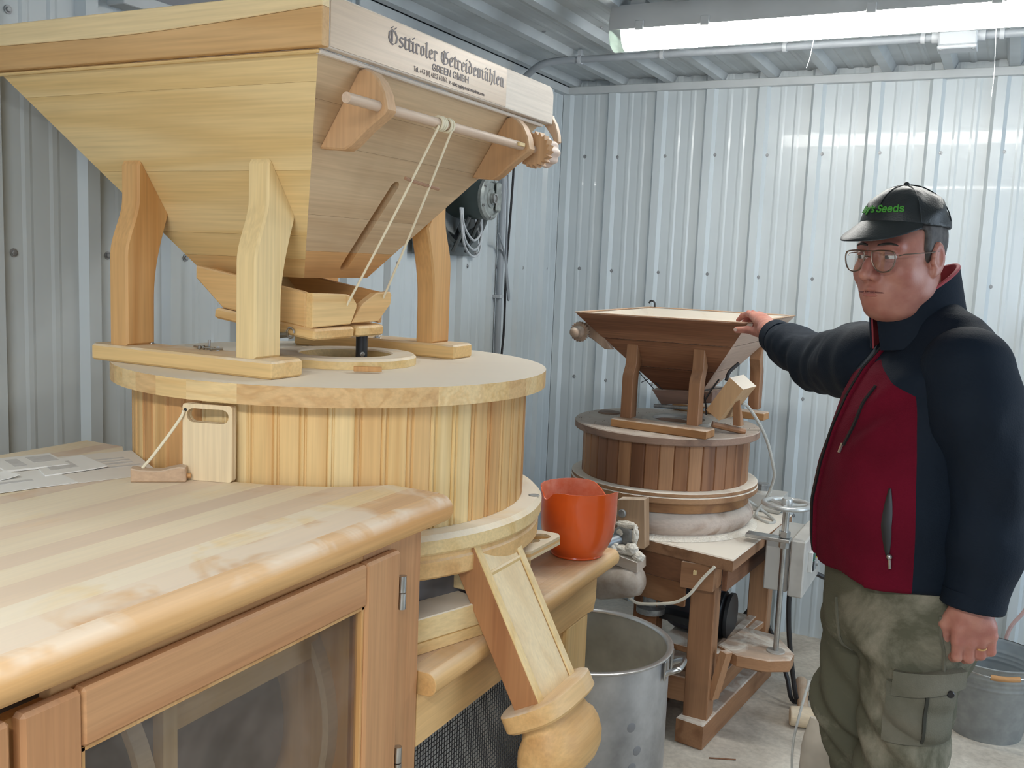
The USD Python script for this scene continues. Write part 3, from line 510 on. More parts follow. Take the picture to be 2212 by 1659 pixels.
ho.part('shoe_base', bpz, pine(0, 'x', .3), parent=so)
ho.part('hook_eye', tube([(-1.242+.009*math.cos(a), 1.494, 1.432+.010*math.sin(a)) for a in np.linspace(0, 1.85*PI, 18)], .0022, 8), STEEL); ho.part('hook_rod', rod((-1.249, 1.494, 1.428), (-1.32, 1.47, 1.418), .006, 10), GALV)
# cords from the spindle to the shoe, with the little spreader stick
for yy in (1.608, 1.615, 1.622, 1.640, 1.648): ho.part('winding', lathe([(.0092+.0028*(1+math.cos(a)), .0030*math.sin(a)) for a in np.linspace(0, 2*PI, 11)], 20, T=frame((-.990, yy, 1.841), (0, 0, 1), (1, 0, 0))), CORD)
ca, cb = (np.array([-.980, 1.597, 1.835]), np.array([-1.206, 1.612, 1.470])), (np.array([-.980, 1.644, 1.833]), np.array([-1.202, 1.742, 1.488]))
for a, b in (ca, cb): ho.part('cord', tube(spline([a, a*.5+b*.5+np.array([.001, 0, -.004]), b, b+(b-a)*.02-np.array([.01, 0, 0])], 5), .0024, 8), CORD)
p1, p2 = ca[0]*.725+ca[1]*.275, cb[0]*.70+cb[1]*.30; e = (p2-p1)
ho.part('spreader', tube([p1-e*.30, p1+e*.2+np.array([0, 0, -.001]), p2+e*.55], .0034, 6), wood('spreader_wood', (.36, .20, .12), (.28, .15, .08), 'y'))
for k, (ax_, ay_, ang) in enumerate(((-1.385, 1.426, 20), (-1.402, 1.431, 75), (-1.372, 1.436, 130), (-1.418, 1.424, 160), (-1.36, 1.421, 50))):
    m = cat_([rod((-.012, 0, .003), (.010, 0, .003), .0022, 8), rod((-.014, 0, .003), (-.011, 0, .003), .0045, 8)]); m.apply_transform(rot([0, 0, 1], ang)); m.apply_translation((ax_, ay_, 1.3925))
    single('screw', 'tiny loose steel screw in the heap on the front rail of the pale hopper', 'screw', m, STEEL, group='loose screws on the hopper rail')
single('screw', 'steel screw standing on its head among the loose screws on the hopper rail', 'screw', cat_([rod((-1.392, 1.432, 1.392), (-1.392, 1.432, 1.410), .0024, 8), lathe([(0, .002), (.005, .002), (.005, 0)], 10, (-1.392, 1.432, 1.392))]), STEEL)

# ---------------------------------------------------------------- flour cabinet in the foreground
fc = Thing('flour_cabinet', 'pine flour cabinet with a dusty board top and a glazed door', 'cabinet', (-1.28, .55, 0))
cut = Point(DX, DY).buffer(.437, 96); top = sbox(-1.70, -.40, -.862, 1.442).difference(sbox(-1.75, 1.395, -1.3, 1.5)).difference(cut)
sw = [.058, .047, .065, .052, .060, .044, .062, .050, .057, .066, .048, .055, .061, .052, .061]; xx = -1.70; k = 0
FT = [1, 4, 1, 2, 1, 4, 1, 1, 2, 1, 4, 1, 2, 1, 2]
while xx < -.8621:
    w = min(sw[k % len(sw)], -.862-xx); s = top.intersection(sbox(xx, -1, xx+w, 2))
    if not s.is_empty: fc.part('top_board', holed(s, 1.128, 1.178), pine(FT[k % len(FT)], 'y', .60 if xx < -1.0 else .72, d0=.22 if xx < -1.0 else .45, d1=.46 if xx < -1.0 else .55, dscale=4.5), smooth=25)
    xx += w; k += 1
ns = [(-.862, 1.128), (-.862, 1.178), (-.856, 1.178)]+[(-.856+.026*math.sin(a), 1.153+.025*math.cos(a)) for a in np.linspace(.1, PI-.1, 13)]+[(-.856, 1.128)]
fc.part('top_board', prism_xz(ns, -.40, 1.442, .004), pine(2, 'y', .62, d0=.46, d1=.56, dscale=5., rough=.68), label='front board with a rounded nose')
CB = lambda ax, v=4: pine(v, ax, .05)
fc.part('side_panel', box(-1.66, -.884, 1.372, 1.390, .0, 1.128, .001).apply_translation((0, 0, 0)) if False else box(-1.60, -.884, 1.215, 1.233, .0, 1.128, .001), CB('z', 3)); fc.part('corner_post', box(-1.66, -1.60, -.28, -.22, 0, 1.128), CB('z')); fc.part('corner_post', box(-1.66, -1.60, 1.15, 1.214, 0, 1.128), CB('z')); fc.part('corner_post', box(-.96, -.884, -.30, -.24, 0, 1.128), CB('z'))
fc.part('side_panel', box(-.95, -.884, 1.374, 1.391, 0, 1.128, .001), CB('z', 3))
0 and fc.part('back_panel', box(-1.66, -1.64, -.28, 1.215, .0, 1.128), CB('z', 3)); fc.part('bottom_panel', box(-1.64, -.884, -.28, 1.215, .06, .08), CB('y', 3))
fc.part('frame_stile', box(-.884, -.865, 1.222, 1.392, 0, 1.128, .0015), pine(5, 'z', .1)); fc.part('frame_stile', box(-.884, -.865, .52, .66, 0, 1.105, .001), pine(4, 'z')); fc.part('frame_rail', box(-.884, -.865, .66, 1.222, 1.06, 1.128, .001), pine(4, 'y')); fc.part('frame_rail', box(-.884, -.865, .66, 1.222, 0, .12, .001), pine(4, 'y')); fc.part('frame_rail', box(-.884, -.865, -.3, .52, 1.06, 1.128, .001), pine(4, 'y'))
def door(y0, y1, g0, g1, gz1, name='door'):
    X0, X1, z0, z1 = -.8645, -.845, .14, 1.113
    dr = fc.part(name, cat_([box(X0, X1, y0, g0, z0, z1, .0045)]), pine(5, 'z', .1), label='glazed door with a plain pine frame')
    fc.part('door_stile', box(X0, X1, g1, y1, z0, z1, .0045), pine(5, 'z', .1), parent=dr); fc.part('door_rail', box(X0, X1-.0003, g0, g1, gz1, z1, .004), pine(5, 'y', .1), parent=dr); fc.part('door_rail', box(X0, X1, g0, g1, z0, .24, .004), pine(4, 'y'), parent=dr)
    fc.part('glazing_bead', cat_([box(X0, X0+.014, g0, g0+.006, .24, gz1, .001), box(X0, X0+.014, g1-.006, g1, .24, gz1, .001), box(X0, X0+.014, g0, g1, gz1-.006, gz1, .001)]), pine(2, 'z'), parent=dr)
    GL_ = mat('dusty_glass', {'g': ('geometry', {}), 'n': ('noise_texture', {'scale': 5., 'detail': 4, 'roughness': .55, 'distortion': .7}), 'r': ('map_range', {'from_min': .42, 'from_max': .78, 'to_min': .03, 'to_max': .15, 'clamp': True}), 't': ('transparent_bsdf', {'color': (.80, .78, .76)}), 's': ('glossy_bsdf', {'roughness': .05, 'color': (.9, .9, .9)}), 'm': ('mix_closure', {'fac': .05}), 'd': ('diffuse_bsdf', {'color': (.55, .46, .40)}), 'q': ('mix_closure', {})},
        [('g.position', 'n.vector'), ('n.fac', 'r.value'), ('t.BSDF', 'm.closure1'), ('s.BSDF', 'm.closure2'), ('r.result', 'q.fac'), ('m.closure', 'q.closure1'), ('d.BSDF', 'q.closure2')], 'q.closure')
    fc.part('pane', box(X0+.003, X0+.006, g0-.004, g1+.004, .236, gz1+.004, 0), GL_, parent=dr, smooth=False, label='flour-smeared glass pane')
door(.612, 1.300, .685, 1.207, 1.045); door(-.10, .600, -.03, .53, 1.045)
for z in (1.010, .712):
    h = fc.part('hinge', cat_([rod((-.847, 1.3085, z), (-.847, 1.3085, z+.0275), .0068, 14), rod((-.847, 1.3085, z+.029), (-.847, 1.3085, z+.0565), .0068, 14)]), STEEL)
# inside the cabinet: the sifting reel on its posts
IN = lambda ax, v=0: pine(v, ax, .2)
fc.part('inner_post', box(-.945, -.925, .871, .896, .08, 1.12, .001), IN('z', 1)); fc.part('reel_rail', box(-.965, -.940, .897, 1.21, .944, .990, .002), IN('y', 0))
fc.part('inner_shelf_edge', box(-1.10, -1.08, .66, 1.21, 1.04, 1.12, .001), pine(2, 'y'))
for y in (.84, 1.203):
    fc.part('reel_hoop', lathe([(.280, -.012), (.292, -.012), (.292, .012), (.280, .012), (.280, -.012)], 56, (0, 0, 0), T=frame((-1.195, y, .83), (0, 0, 1), (1, 0, 0))), PLY)
fc.part('reel_cloth', lathe([(.205, .72), (.210, .72), (.210, 1.18), (.205, 1.18), (.205, .72)], 48, T=frame((-1.195, 0, .83), (0, 0, 1), (1, 0, 0))), plain('sieve_cloth', (.17, .14, .12), .8, var=.2))

# ---------------------------------------------------------------- on and beside the cabinet top
pm = [(-.045, 0), (.045, 0), (.045, .1385), (-.045, .1385)]
sp_ = sbox(-.0465, 0, .0465, .1375).buffer(-.006).buffer(.006, 5).difference(shapely.LineString([(-.026, .117), (.028, .117)]).buffer(.0125, 8))
ps = Thing('slide_board', 'upright plywood slide board with an oval hand hole against the round housing', 'board', (-1.238, 1.275, 1.178))
TP = frame((-1.238, 1.268, 1.1785), (.955, .297, 0), (0, 0, 1))
for k in range(3): ps.part('ply', holed(sp_.buffer(-.0004*(k % 2)), -.0180+k*.0060, -.0180+(k+1)*.0060-.0002).apply_transform(TP), wood('birch_ply', (.74, .59, .38), (.64, .48, .29), 'z', .1, rings=9) if k != 1 else wood('birch_ply_core', (.66, .50, .31), (.58, .42, .25), 'z', .1))
ps.part('cord_hole', lathe([(0, .0004), (.0028, .0004), (.0032, 0)], 10, T=TP @ frame((-.041, .126, .0003), (1, 0, 0), (0, 1, 0))), DARK)
kb = Thing('cord_toggle', 'small grooved wooden toggle block lying beside the slide board', 'block', (-1.295, 1.235, 1.178))
kt = [(-.046, 0), (.046, 0), (.047, .004), (.046, .026), (.036, .0275), (.022, .025), (.005, .0205), (-.018, .0205), (-.032, .022), (-.046, .0245)]
m = prism(kt, -.014, .014, .002); m.apply_transform(frame((-1.305, 1.222, 1.1785), (.80, .60, 0), (0, 0, 1))); kb.part('body', m, wood('toggle_wood', (.50, .34, .22), (.42, .27, .16), 'x', .5, rings=8))
kb.part('cord', tube(spline([(-1.332, 1.209, 1.200), (-1.318, 1.220, 1.222), (-1.296, 1.238, 1.262), (-1.280, 1.249, 1.292), (-1.2765, 1.2515, 1.3035)], 6), .0027, 8), CORD)
kb.part('peg', rod((-1.272, 1.246, 1.188), (-1.262, 1.2535, 1.188), .0045, 10), pine(4, 'y'))
PAPER = plain('white_paper', (.80, .79, .76), .7, var=.04); PRINT = plain('grey_print', (.62, .61, .60), .7, var=.15, vscale=40, detail=5); PAPERY = plain('off_white_paper', (.76, .72, .66), .7, var=.05)
def sheet(name, label, cat, quad, z, th, m, prints=(), curl=0., group=None):
    a, b, c, d_ = [np.array(q, float) for q in quad]; t = Thing(name, label, cat, (*((a+b+c+d_)/4), z), group=group)
    P = lambda u, v: (a*(1-u)+b*u)*(1-v)+(d_*(1-u)+c*u)*v; n = 8; top = []; 
    for j in range(n+1):
        for i in range(n+1):
            q = P(i/n, j/n); top.append((q[0], q[1], z+curl*((i/n)**4)))
    top = np.array(top); v = np.vstack([top+(0, 0, th), top]); f = []; N = (n+1)**2
    for j in range(n):
        for i in range(n):
            k = j*(n+1)+i; f += [(k, k+1, k+n+2), (k, k+n+2, k+n+1), (N+k, N+k+n+2, N+k+1), (N+k, N+k+n+1, N+k+n+2)]
    ring = [i for i in range(n+1)]+[j*(n+1)+n for j in range(1, n+1)]+[n*(n+1)+i for i in range(n-1, -1, -1)]+[j*(n+1) for j in range(n-1, 0, -1)]
    for i, j in zip(ring, ring[1:]+ring[:1]): f += [(i, N+i, N+j), (i, N+j, j)]
    mm = tm(v, f); mm.fix_normals(); t.part('paper', mm, m)
    for (u0, v0, u1, v1) in prints:
        pts = [P(u0, v0), P(u1, v0), P(u1, v1), P(u0, v1)]; t.part('printed_block', prism([(p[0], p[1]) for p in pts], z+th, z+th+.0003, 0), PRINT, smooth=False)
    return t
sheet('printed_sheet', 'large printed paper sheet spread on the cabinet top under the cards', 'paper', [(-1.435, 1.03), (-1.345, 1.262), (-1.545, 1.375), (-1.665, 1.10)], 1.1785, .0006, PAPERY, [(.40, .50, .92, .56), (.40, .60, .92, .66), (.42, .70, .9, .75), (.30, .82, .62, .92), (.45, .38, .95, .43)])
sheet('printed_sheet', 'paper sheet with a wavy edge lying half under the large sheet at the left edge', 'paper', [(-1.47, .86), (-1.40, 1.13), (-1.52, 1.17), (-1.63, .92)], 1.1794, .0006, PAPER, [(.3, .4, .8, .5)])
sheet('leaflet', 'white folded leaflet with a dark shadow, nearest the left edge of the cabinet top', 'leaflet', [(-1.554, 1.104), (-1.516, 1.207), (-1.624, 1.247), (-1.66, 1.143)], 1.1802, .0035, PAPER, [(.55, .35, .95, .85), (.2, .2, .4, .8)])
sheet('leaflet', 'white card with a pale grey panel, right of the folded leaflet', 'leaflet', [(-1.476, 1.124), (-1.450, 1.235), (-1.562, 1.270), (-1.592, 1.185)], 1.1802, .002, PAPER, [(.15, .25, .85, .75)], .002)
sheet('leaflet', 'small curled paper slip at the front left of the papers', 'leaflet', [(-1.515, 1.02), (-1.497, 1.09), (-1.545, 1.095), (-1.56, 1.03)], 1.1802, .0008, PAPER, (), .006)

# ---------------------------------------------------------------- mixing bowl on the mill table
BC = np.array([-.911, 2.206]); bz = .8645
ORG = plain('orange_plastic', (.72, .105, .015), .26, var=.04, coat=.3); ORGIN = plain('floury_orange_plastic', (.72, .26, .16), .5, col2=(.66, .15, .06), vscale=30, detail=5)
def bowl_r(t): return .068+.030*math.sin(min(1, t*1.25)*PI/2)**1.0
def bowl_shell(inner):
    rings = []; n = 96; ang = np.arange(n)*2*PI/n; hgt = .172
    def rim_h(a):   # two pouring dips and a high handle side
        q = 0.
        for c, w, dp in ((math.radians(234), .26, .026), (math.radians(52), .46, .046)):
            dlt = (a-c+PI) % (2*PI)-PI; q += dp*math.exp(-(dlt/w)**2)
        return hgt-q
    lv = np.linspace(0, 1, 14)
    for t in lv:
        r = []
        for a in ang:
            z = max(.0, t*rim_h(a)); tt = z/hgt; rad = .060+.036*(1-(1-min(1, tt*1.02))**4.2)+(.002 if tt > .95 else 0)
            if inner: rad -= .0035; z = max(z, .006)
            r.append((BC[0]+rad*math.cos(a), BC[1]+rad*math.sin(a), bz+z))
        rings.append(r)
    return rings
mb = Thing('mixing_bowl', 'bright orange plastic mixing bowl with a dipped rim on the mill table', 'bowl', (*BC, bz))
ro, ri = bowl_shell(False), bowl_shell(True)
mb.part('bowl', loft([[(BC[0]+(q[0]-BC[0])*.9, BC[1]+(q[1]-BC[1])*.9, bz) for q in ro[0]]]+ro+[ri[-1]], cap=False), ORG, smooth=50)
mb.part('inside', loft(ri, cap=False), ORGIN, smooth=50)
mb.part('foot', lathe([(0, .001), (.064, .001), (.066, .004), (.064, .012), (.055, .012)], 64, (*BC, bz)), ORG)
# ---------------------------------------------------------------- the old mill behind
SX, SY = -1.069, 3.385
OD = dict(d0=.36, d1=.58)
om = Thing('old_grain_mill', 'smaller old dark brown wooden grain mill covered in flour dust', 'mill', (SX, SY, 0))
FLOURM = plain('loose_flour', (.78, .73, .64), .9, var=.12, vscale=60, bump=.6, bscale=90)
tq = [(-.699, 2.99), (-.655, 3.70), (-1.06, 3.78), (-1.063, 3.07)]
tq = offset_poly(tq, .0)
om.part('table_top', prism(tq, .638, .680, .004), wood('old_table', (.30, .16, .085), (.20, .10, .05), 'y', .97, d0=.20, d1=.42, dscale=7.), label='flour-covered table top')
om.part('table_apron', prism([(-.868, 3.045), (-.866, 3.060), (-1.045, 3.10), (-1.047, 3.085)], .555, .637, .001), old(2, 'x', .3)); om.part('table_apron', prism([(-.868, 3.055), (-.866, 3.068), (-1.06, 3.105), (-1.06, 3.09)], .47, .553, .001), old(1, 'x', .4))
om.part('table_apron', prism([(-.745, 3.12), (-.705, 3.68), (-.722, 3.68), (-.762, 3.12)], .53, .637, .001), old(2, 'y', .3))
om.part('cap_block', prism([(-.875, 3.022), (-.768, 3.030), (-.764, 3.12), (-.871, 3.11)], .548, .637, .002), old(1, 'x', .5)); om.part('cap_peg', box(-.832, -.822, 3.013, 3.025, .60, .615, .001), pine(1, 'x'))
def leg(cx, cy, z0, z1, w=.084, d_=.075): return box(cx-w/2, cx+w/2, cy-d_/2, cy+d_/2, z0, z1, .003)
om.part('leg', leg(-.812, 3.115, .085, .548), old(1, 'z', .3), label='front leg with flour in its grain'); om.part('leg', leg(-1.02, 3.15, .085, .6), old(0, 'z', .3)); om.part('leg', leg(-.735, 3.62, .085, .637, .075), old(3, 'z', .4)); om.part('leg', leg(-1.02, 3.66, .085, .637), old(0, 'z', .3))
om.part('foot_beam', prism([(-.868, 3.052), (-.770, 3.036), (-.700, 3.775), (-.800, 3.785)], 0, .088, .004), old(1, 'y', .9)); om.part('foot_beam', prism([(-1.08, 3.09), (-.985, 3.08), (-.975, 3.80), (-1.07, 3.80)], 0, .088, .004), old(0, 'y', .8))
om.part('stretcher', box(-1.0, -.845, 3.08, 3.135, .132, .22, .003), old(1, 'x', .6)); om.part('stretcher', prism([(-.80, 3.15), (-.765, 3.15), (-.735, 3.60), (-.765, 3.60)], .135, .20, .002), old(3, 'y', .9)); om.part('stretcher', prism([(-.80, 3.15), (-.765, 3.15), (-.735, 3.60), (-.765, 3.60)], .24, .30, .002), old(3, 'y', .9))
om.part('shelf_board', prism([(-.985, 3.20), (-.775, 3.17), (-.70, 3.62), (-.97, 3.64)], .262, .285, .002), old(3, 'y', .95), label='dusty board between the legs')
om.part('lever_board', prism([(-.78, 3.20), (-.70, 3.145), (-.60, 3.155), (-.535, 3.20), (-.535, 3.265), (-.62, 3.40), (-.74, 3.42)], .268, .312, .004), old(3, 'x', .95), label='lever board that carries the adjusting spindle')
om.part('lever_wedge', prism([(-.752, 3.10), (-.730, 3.095), (-.716, 3.125), (-.738, 3.13)], .15, .33, .003).apply_transform(trimesh.transformations.rotation_matrix(math.radians(12), [0, 1, 0], (-.73, 3.11, .3))), old(3, 'z', .8))
om.part('motor', lathe([(0, 0), (.10, 0), (.11, .01), (.11, .26), (.09, .27), (0, .27)], 32, (-.92, 3.40, .30)), plain('old_motor', (.055, .05, .06), .6, .3, var=.4)); om.part('pulley', lathe([(0, 0), (.085, 0), (.085, .012), (.075, .02), (.085, .028), (.085, .04), (0, .04)], 32, T=frame((-.815, 3.36, .36), (0, 1, 0), (0, 0, 1))), DARK)
om.part('shaft_flange', lathe([(.05, .0), (.05, .02), (.03, .028), (.03, .085), (0, .085)], 24, (-1.005, 3.13, .405)), GREYCAST); om.part('lower_bearer', prism([(-1.06, 3.16), (-.86, 3.13), (-.86, 3.19), (-1.06, 3.22)], .38, .405, .002), DARK)
# mill stone housing
om.part('stone_base', lathe([(0, .6805), (.296, .6805), (.308, .690), (.325, .712), (.329, .728), (.322, .746), (.308, .762), (.303, .768), (0, .768)], 72, (SX, SY, 0)), wood('old_base', (.50, .41, .35), (.34, .24, .18), 'x', .6, d0=.35, d1=.6), smooth=60, label='bulging floury base ring')
om.part('flour_skirt', lathe([(.29, .6806), (.345, .6808), (.318, .692), (.30, .694)], 72, (SX, SY, 0)), FLOURM, kind='stuff', label='flour heaped round the base')
om.part('lower_band', lathe([(0, .7685), (.309, .7685), (.309, .806), (0, .806)], 72, (SX, SY, 0)), wood('old_band', (.36, .18, .07), (.25, .115, .045), 'x', .1), smooth=50)
om.part('base_ring', lathe([(0, .8065), (.335, .8065), (.338, .810), (.338, .826), (.332, .829), (.336, .832), (.336, .841), (.328, .8435), (0, .8435)], 96, (SX, SY, 0)), wood('old_ring', (.36, .20, .10), (.26, .13, .06), 'x', .95, d0=.2, d1=.45), smooth=30)
NO, RO = 38, .300; rng = random.Random(11)
for k in range(NO):
    a = 2*PI*(k+.5)/NO; w = RO*math.sin(PI/NO); poly = [(-w, RO-.018), (-w, RO-.006), (-w+.003, RO-.0012), (-w+.006, RO), (w-.006, RO), (w-.003, RO-.0012), (w, RO-.006), (w, RO-.018)]
    m = prism(poly, .844, 1.0028, 0); m.apply_transform(rot([0, 0, 1], math.degrees(a)-90)); m.apply_translation((SX, SY, 0)); om.part('stave', m, old(rng.choice([0, 0, 1, 1, 3, 2]), 'z', 0.), smooth=25)
om.part('lid', lathe([(0, 1.003), (.330, 1.003), (.333, 1.006), (.333, 1.027), (.330, 1.0305), (.10, 1.0305), (.10, 1.005), (0, 1.005)], 96, (SX, SY, 0)), wood('old_lid', (.27, .17, .12), (.19, .115, .08), 'x', .80, d0=.30, d1=.62, dscale=5., dcol=(.56, .52, .46)), smooth=30, label='round lid strewn with flour and husks')
om.part('lid_plug', cat_([lathe([(0, .008), (.022, .008), (.026, .006), (.040, .006), (.042, .003), (.042, 0)], 32, (-1.315, 3.44, 1.0308))]), plain('plug_brown', (.20, .13, .09), .6, var=.2))
oc = [(.135*math.cos(a), .135*math.sin(a)) for a in np.radians(np.arange(8)*45+22.5)]
om.part('eye_plate', holed(Polygon(oc).difference(Point(0, 0).buffer(.095, 24)), 1.0312, 1.043).apply_translation((-1.035, 3.42, 0)), plain('grey_plate', (.50, .47, .42), .6, var=.2))
om.part('eye_dark', lathe([(0, 1.006), (.094, 1.006), (.094, 1.005), (0, 1.005)], 24, (-1.035, 3.42, 0)), DARK)
rngh = np.random.default_rng(3); hv = []
for _ in range(130):
    r_, a = .33*math.sqrt(rngh.uniform(.1, 1)), rngh.uniform(0, 2*PI); x, y = SX+r_*math.cos(a), SY+r_*math.sin(a); s = rngh.uniform(.0012, .003)
    if math.hypot(x+1.035, y-3.42) > .15: hv.append(hull([(x-s, y-s*.4, 1.0303), (x+s, y-s*.3, 1.0303), (x, y+s, 1.0303), (x+.2*s, y, 1.0303+s*.6)]))
om.part('husks', hv, plain('husk_brown', (.12, .08, .05), .8), kind='stuff', label='scattered dark husks')
# rails and legs that carry the old hopper
def rrail(x0, y0, x1, y1, w, z0, z1): 
    e = np.array([x1-x0, y1-y0]); e /= np.linalg.norm(e); q = np.array([-e[1], e[0]])*w; a, b = np.array([x0, y0]), np.array([x1, y1]); return prism([a, b, b+q, a+q], z0, z1, .003)
oh = Thing('old_hopper', 'dark old wooden funnel hopper on shaped legs above the old mill', 'hopper', (-1.035, 3.45, 1.031))
oh.part('rail', rrail(-1.197, 3.150, -.846, 3.112, .075, 1.0312, 1.060), wood('old_rail', (.42, .22, .09), (.31, .15, .06), 'x', .7)); oh.part('rail', rrail(-1.15, 3.70, -.78, 3.66, .06, 1.0312, 1.060), wood('old_rail', (.42, .22, .09), (.31, .15, .06), 'x', .7))
q0 = np.array([-1.335, -.736, 3.114, 3.885]); q1 = np.array([-1.105, -.948, 3.385, 3.535]); OZ1, OZ0 = 1.421, 1.150
def orect(z, i=0.):
    t = (OZ1-z)/(OZ1-OZ0); a = q0*(1-t)+q1*t; return a[0]+i, a[1]-i, a[2]+i, a[3]-i
def oboard(side, za, zb, th=.022):
    pts = []
    for z in (za-.0008, zb+.0008):
        for ins in (0., th):
            x0, x1, y0, y1 = orect(z, ins); pts += {'f': [(x0, y0, z), (x1, y0, z)], 'b': [(x0, y1, z), (x1, y1, z)], 'r': [(x1, y0, z), (x1, y1, z)], 'l': [(x0, y0, z), (x0, y1, z)]}[side]
    return hull(pts)
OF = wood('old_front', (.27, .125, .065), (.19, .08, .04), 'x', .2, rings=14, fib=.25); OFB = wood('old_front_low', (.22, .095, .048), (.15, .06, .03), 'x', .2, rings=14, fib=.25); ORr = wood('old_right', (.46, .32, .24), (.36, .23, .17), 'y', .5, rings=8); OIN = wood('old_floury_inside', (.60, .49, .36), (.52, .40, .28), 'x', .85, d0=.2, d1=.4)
for side in 'frbl':
    for k, (za, zb) in enumerate(((1.421, 1.335), (1.335, 1.235), (1.235, 1.150))):
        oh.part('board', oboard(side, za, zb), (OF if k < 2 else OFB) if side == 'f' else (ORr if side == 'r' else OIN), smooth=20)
for a, b in ((( -1.337, 3.112), (-.734, 3.112)), ((-.734, 3.112), (-.734, 3.887)), ((-.734, 3.887), (-1.337, 3.887)), ((-1.337, 3.887), (-1.337, 3.112))):
    e = np.array(b)-a; e /= np.linalg.norm(e); q = np.array([-e[1], e[0]])*.014; A_, B_ = np.array(a), np.array(b); oh.part('rim_edge', prism([A_, B_, B_+q-e*.012, A_+q+e*.012], 1.4215, 1.4255, .001), wood('old_rim', (.52, .33, .20), (.42, .25, .15), 'x', .5))
olp = [(3.190, 1.0605), (3.190, 1.20)]+[(3.190+.028*(.5-.5*math.cos(PI*t)), 1.20+.06*t) for t in np.linspace(.1, 1, 6)]+[(3.218, 1.318), (3.224, 1.318), (3.272, 1.256)]+[(3.272-.027*math.sin(PI/2*t), 1.256-.07*t) for t in np.linspace(.2, 1, 5)]+[(3.245, 1.0605)]
for xl in (-1.178, -.938): oh.part('leg', prism_yz(olp, xl, xl+.040, .002), old(1, 'z', .1)); 
for xl in (-1.14, -.86): oh.part('leg', prism_yz([(6.98-y, z) for y, z in olp], xl, xl+.040, .002), old(1, 'z', .1))
oh.part('shoe', prism_xz([(-1.125, 1.148), (-.90, 1.160), (-.90, 1.120), (-1.085, 1.095)], 3.36, 3.56, .002), wood('old_shoe', (.20, .12, .09), (.13, .075, .055), 'x', .45), label='small shaking tray under the outlet'); oh.part('shoe_lip', rod((-1.11, 3.355, 1.090), (-.92, 3.34, 1.098), .007, 10), GREYCAST)
for s_ in (0, .028): oh.part('cord', rod((-1.205+s_, 3.36, 1.232), (-1.118+s_*1.15, 3.362, 1.150), .0016, 6), BLACKR)
oh.part('spreader', rod((-1.165, 3.358, 1.170), (-1.135, 3.358, 1.186), .0016, 6), BLACKR)
oh.part('crank_bracket', prism_xz([(-1.262, 1.340), (-1.330, 1.385), (-1.352, 1.372), (-1.350, 1.348), (-1.30, 1.325), (-1.255, 1.295), (-1.225, 1.295)], 3.20, 3.225, .003), wood('old_bracket', (.42, .30, .22), (.33, .22, .15), 'z', .3)); oh.part('crank_spindle', rod((-1.338, 3.16, 1.352), (-1.338, 3.75, 1.352), .009, 12), old(3, 'y', .2))
gg = []
for k in range(22): a0, a1 = 2*PI*k/22, 2*PI*(k+1)/22; gg += [(.030*math.cos(a0), .030*math.sin(a0)), (.036*math.cos(a1-.05), .036*math.sin(a1-.05))]
GT = np.array([[1, 0, 0, -1.338], [0, 0, -1, 0], [0, 1, 0, 1.352], [0, 0, 0, 1.]])
KW = wood('old_knob', (.40, .29, .21), (.30, .20, .14), 'y', .5); oh.part('ratchet_wheel', prism(gg, -3.178, -3.160, .0006).apply_transform(GT), KW); oh.part('knob', lathe([(0, .052), (.010, .050), (.017, .043), (.019, .034), (.014, .026), (.012, .022), (.021, .014), (.022, 0)], 28, T=frame((-1.338, 3.160, 1.352), (1, 0, 0), (0, 0, 1))), KW, smooth=60)
oh.part('hook_wire', tube(spline([(-1.30, 3.86, 1.425), (-1.303, 3.86, 1.445), (-1.318, 3.86, 1.450), (-1.325, 3.86, 1.440)], 4), .004, 6), DARK)
# vibrator box, wires
vb = hull([(-.811, 3.235, 1.230), (-.764, 3.235, 1.194), (-.839, 3.235, 1.081), (-.885, 3.235, 1.112)]+[(x+.021, y+.10, z+.004) for x, y, z in ((-.811, 3.235, 1.230), (-.764, 3.235, 1.194), (-.839, 3.235, 1.081), (-.885, 3.235, 1.112))])
oh.part('vibrator_box', vb, wood('vibrator_wood', (.50, .31, .16), (.40, .23, .11), 'z', .95, rings=6, d0=.2, d1=.4), label='light brown tilted vibrator box'); oh.part('vibrator_foot', hull([(-.80, 3.26, 1.140), (-.778, 3.26, 1.155), (-.80, 3.33, 1.06), (-.775, 3.33, 1.06), (-.80, 3.28, 1.062), (-.775, 3.28, 1.062)]), old(3, 'z', .3))
for k, P_ in enumerate(([(-.93, 3.30, 1.21), (-.91, 3.28, 1.16), (-.90, 3.28, 1.125), (-.893, 3.27, 1.09)], [(-.915, 3.27, 1.17), (-.87, 3.27, 1.185), (-.84, 3.28, 1.19), (-.825, 3.28, 1.205)], [(-.895, 3.25, 1.145), (-.875, 3.26, 1.185), (-.86, 3.28, 1.215)], [(-.832, 3.27, 1.215), (-.825, 3.28, 1.245), (-.80, 3.30, 1.275)])): oh.part('wire', tube(spline(P_, 5), .0032 if k < 3 else .006, 6), BLACKR if k != 1 else GREYCAST)
oh.part('lid_stick', rod((-.87, 3.27, 1.060), (-.77, 3.33, 1.037), .011, 8), old(1, 'x', .6))
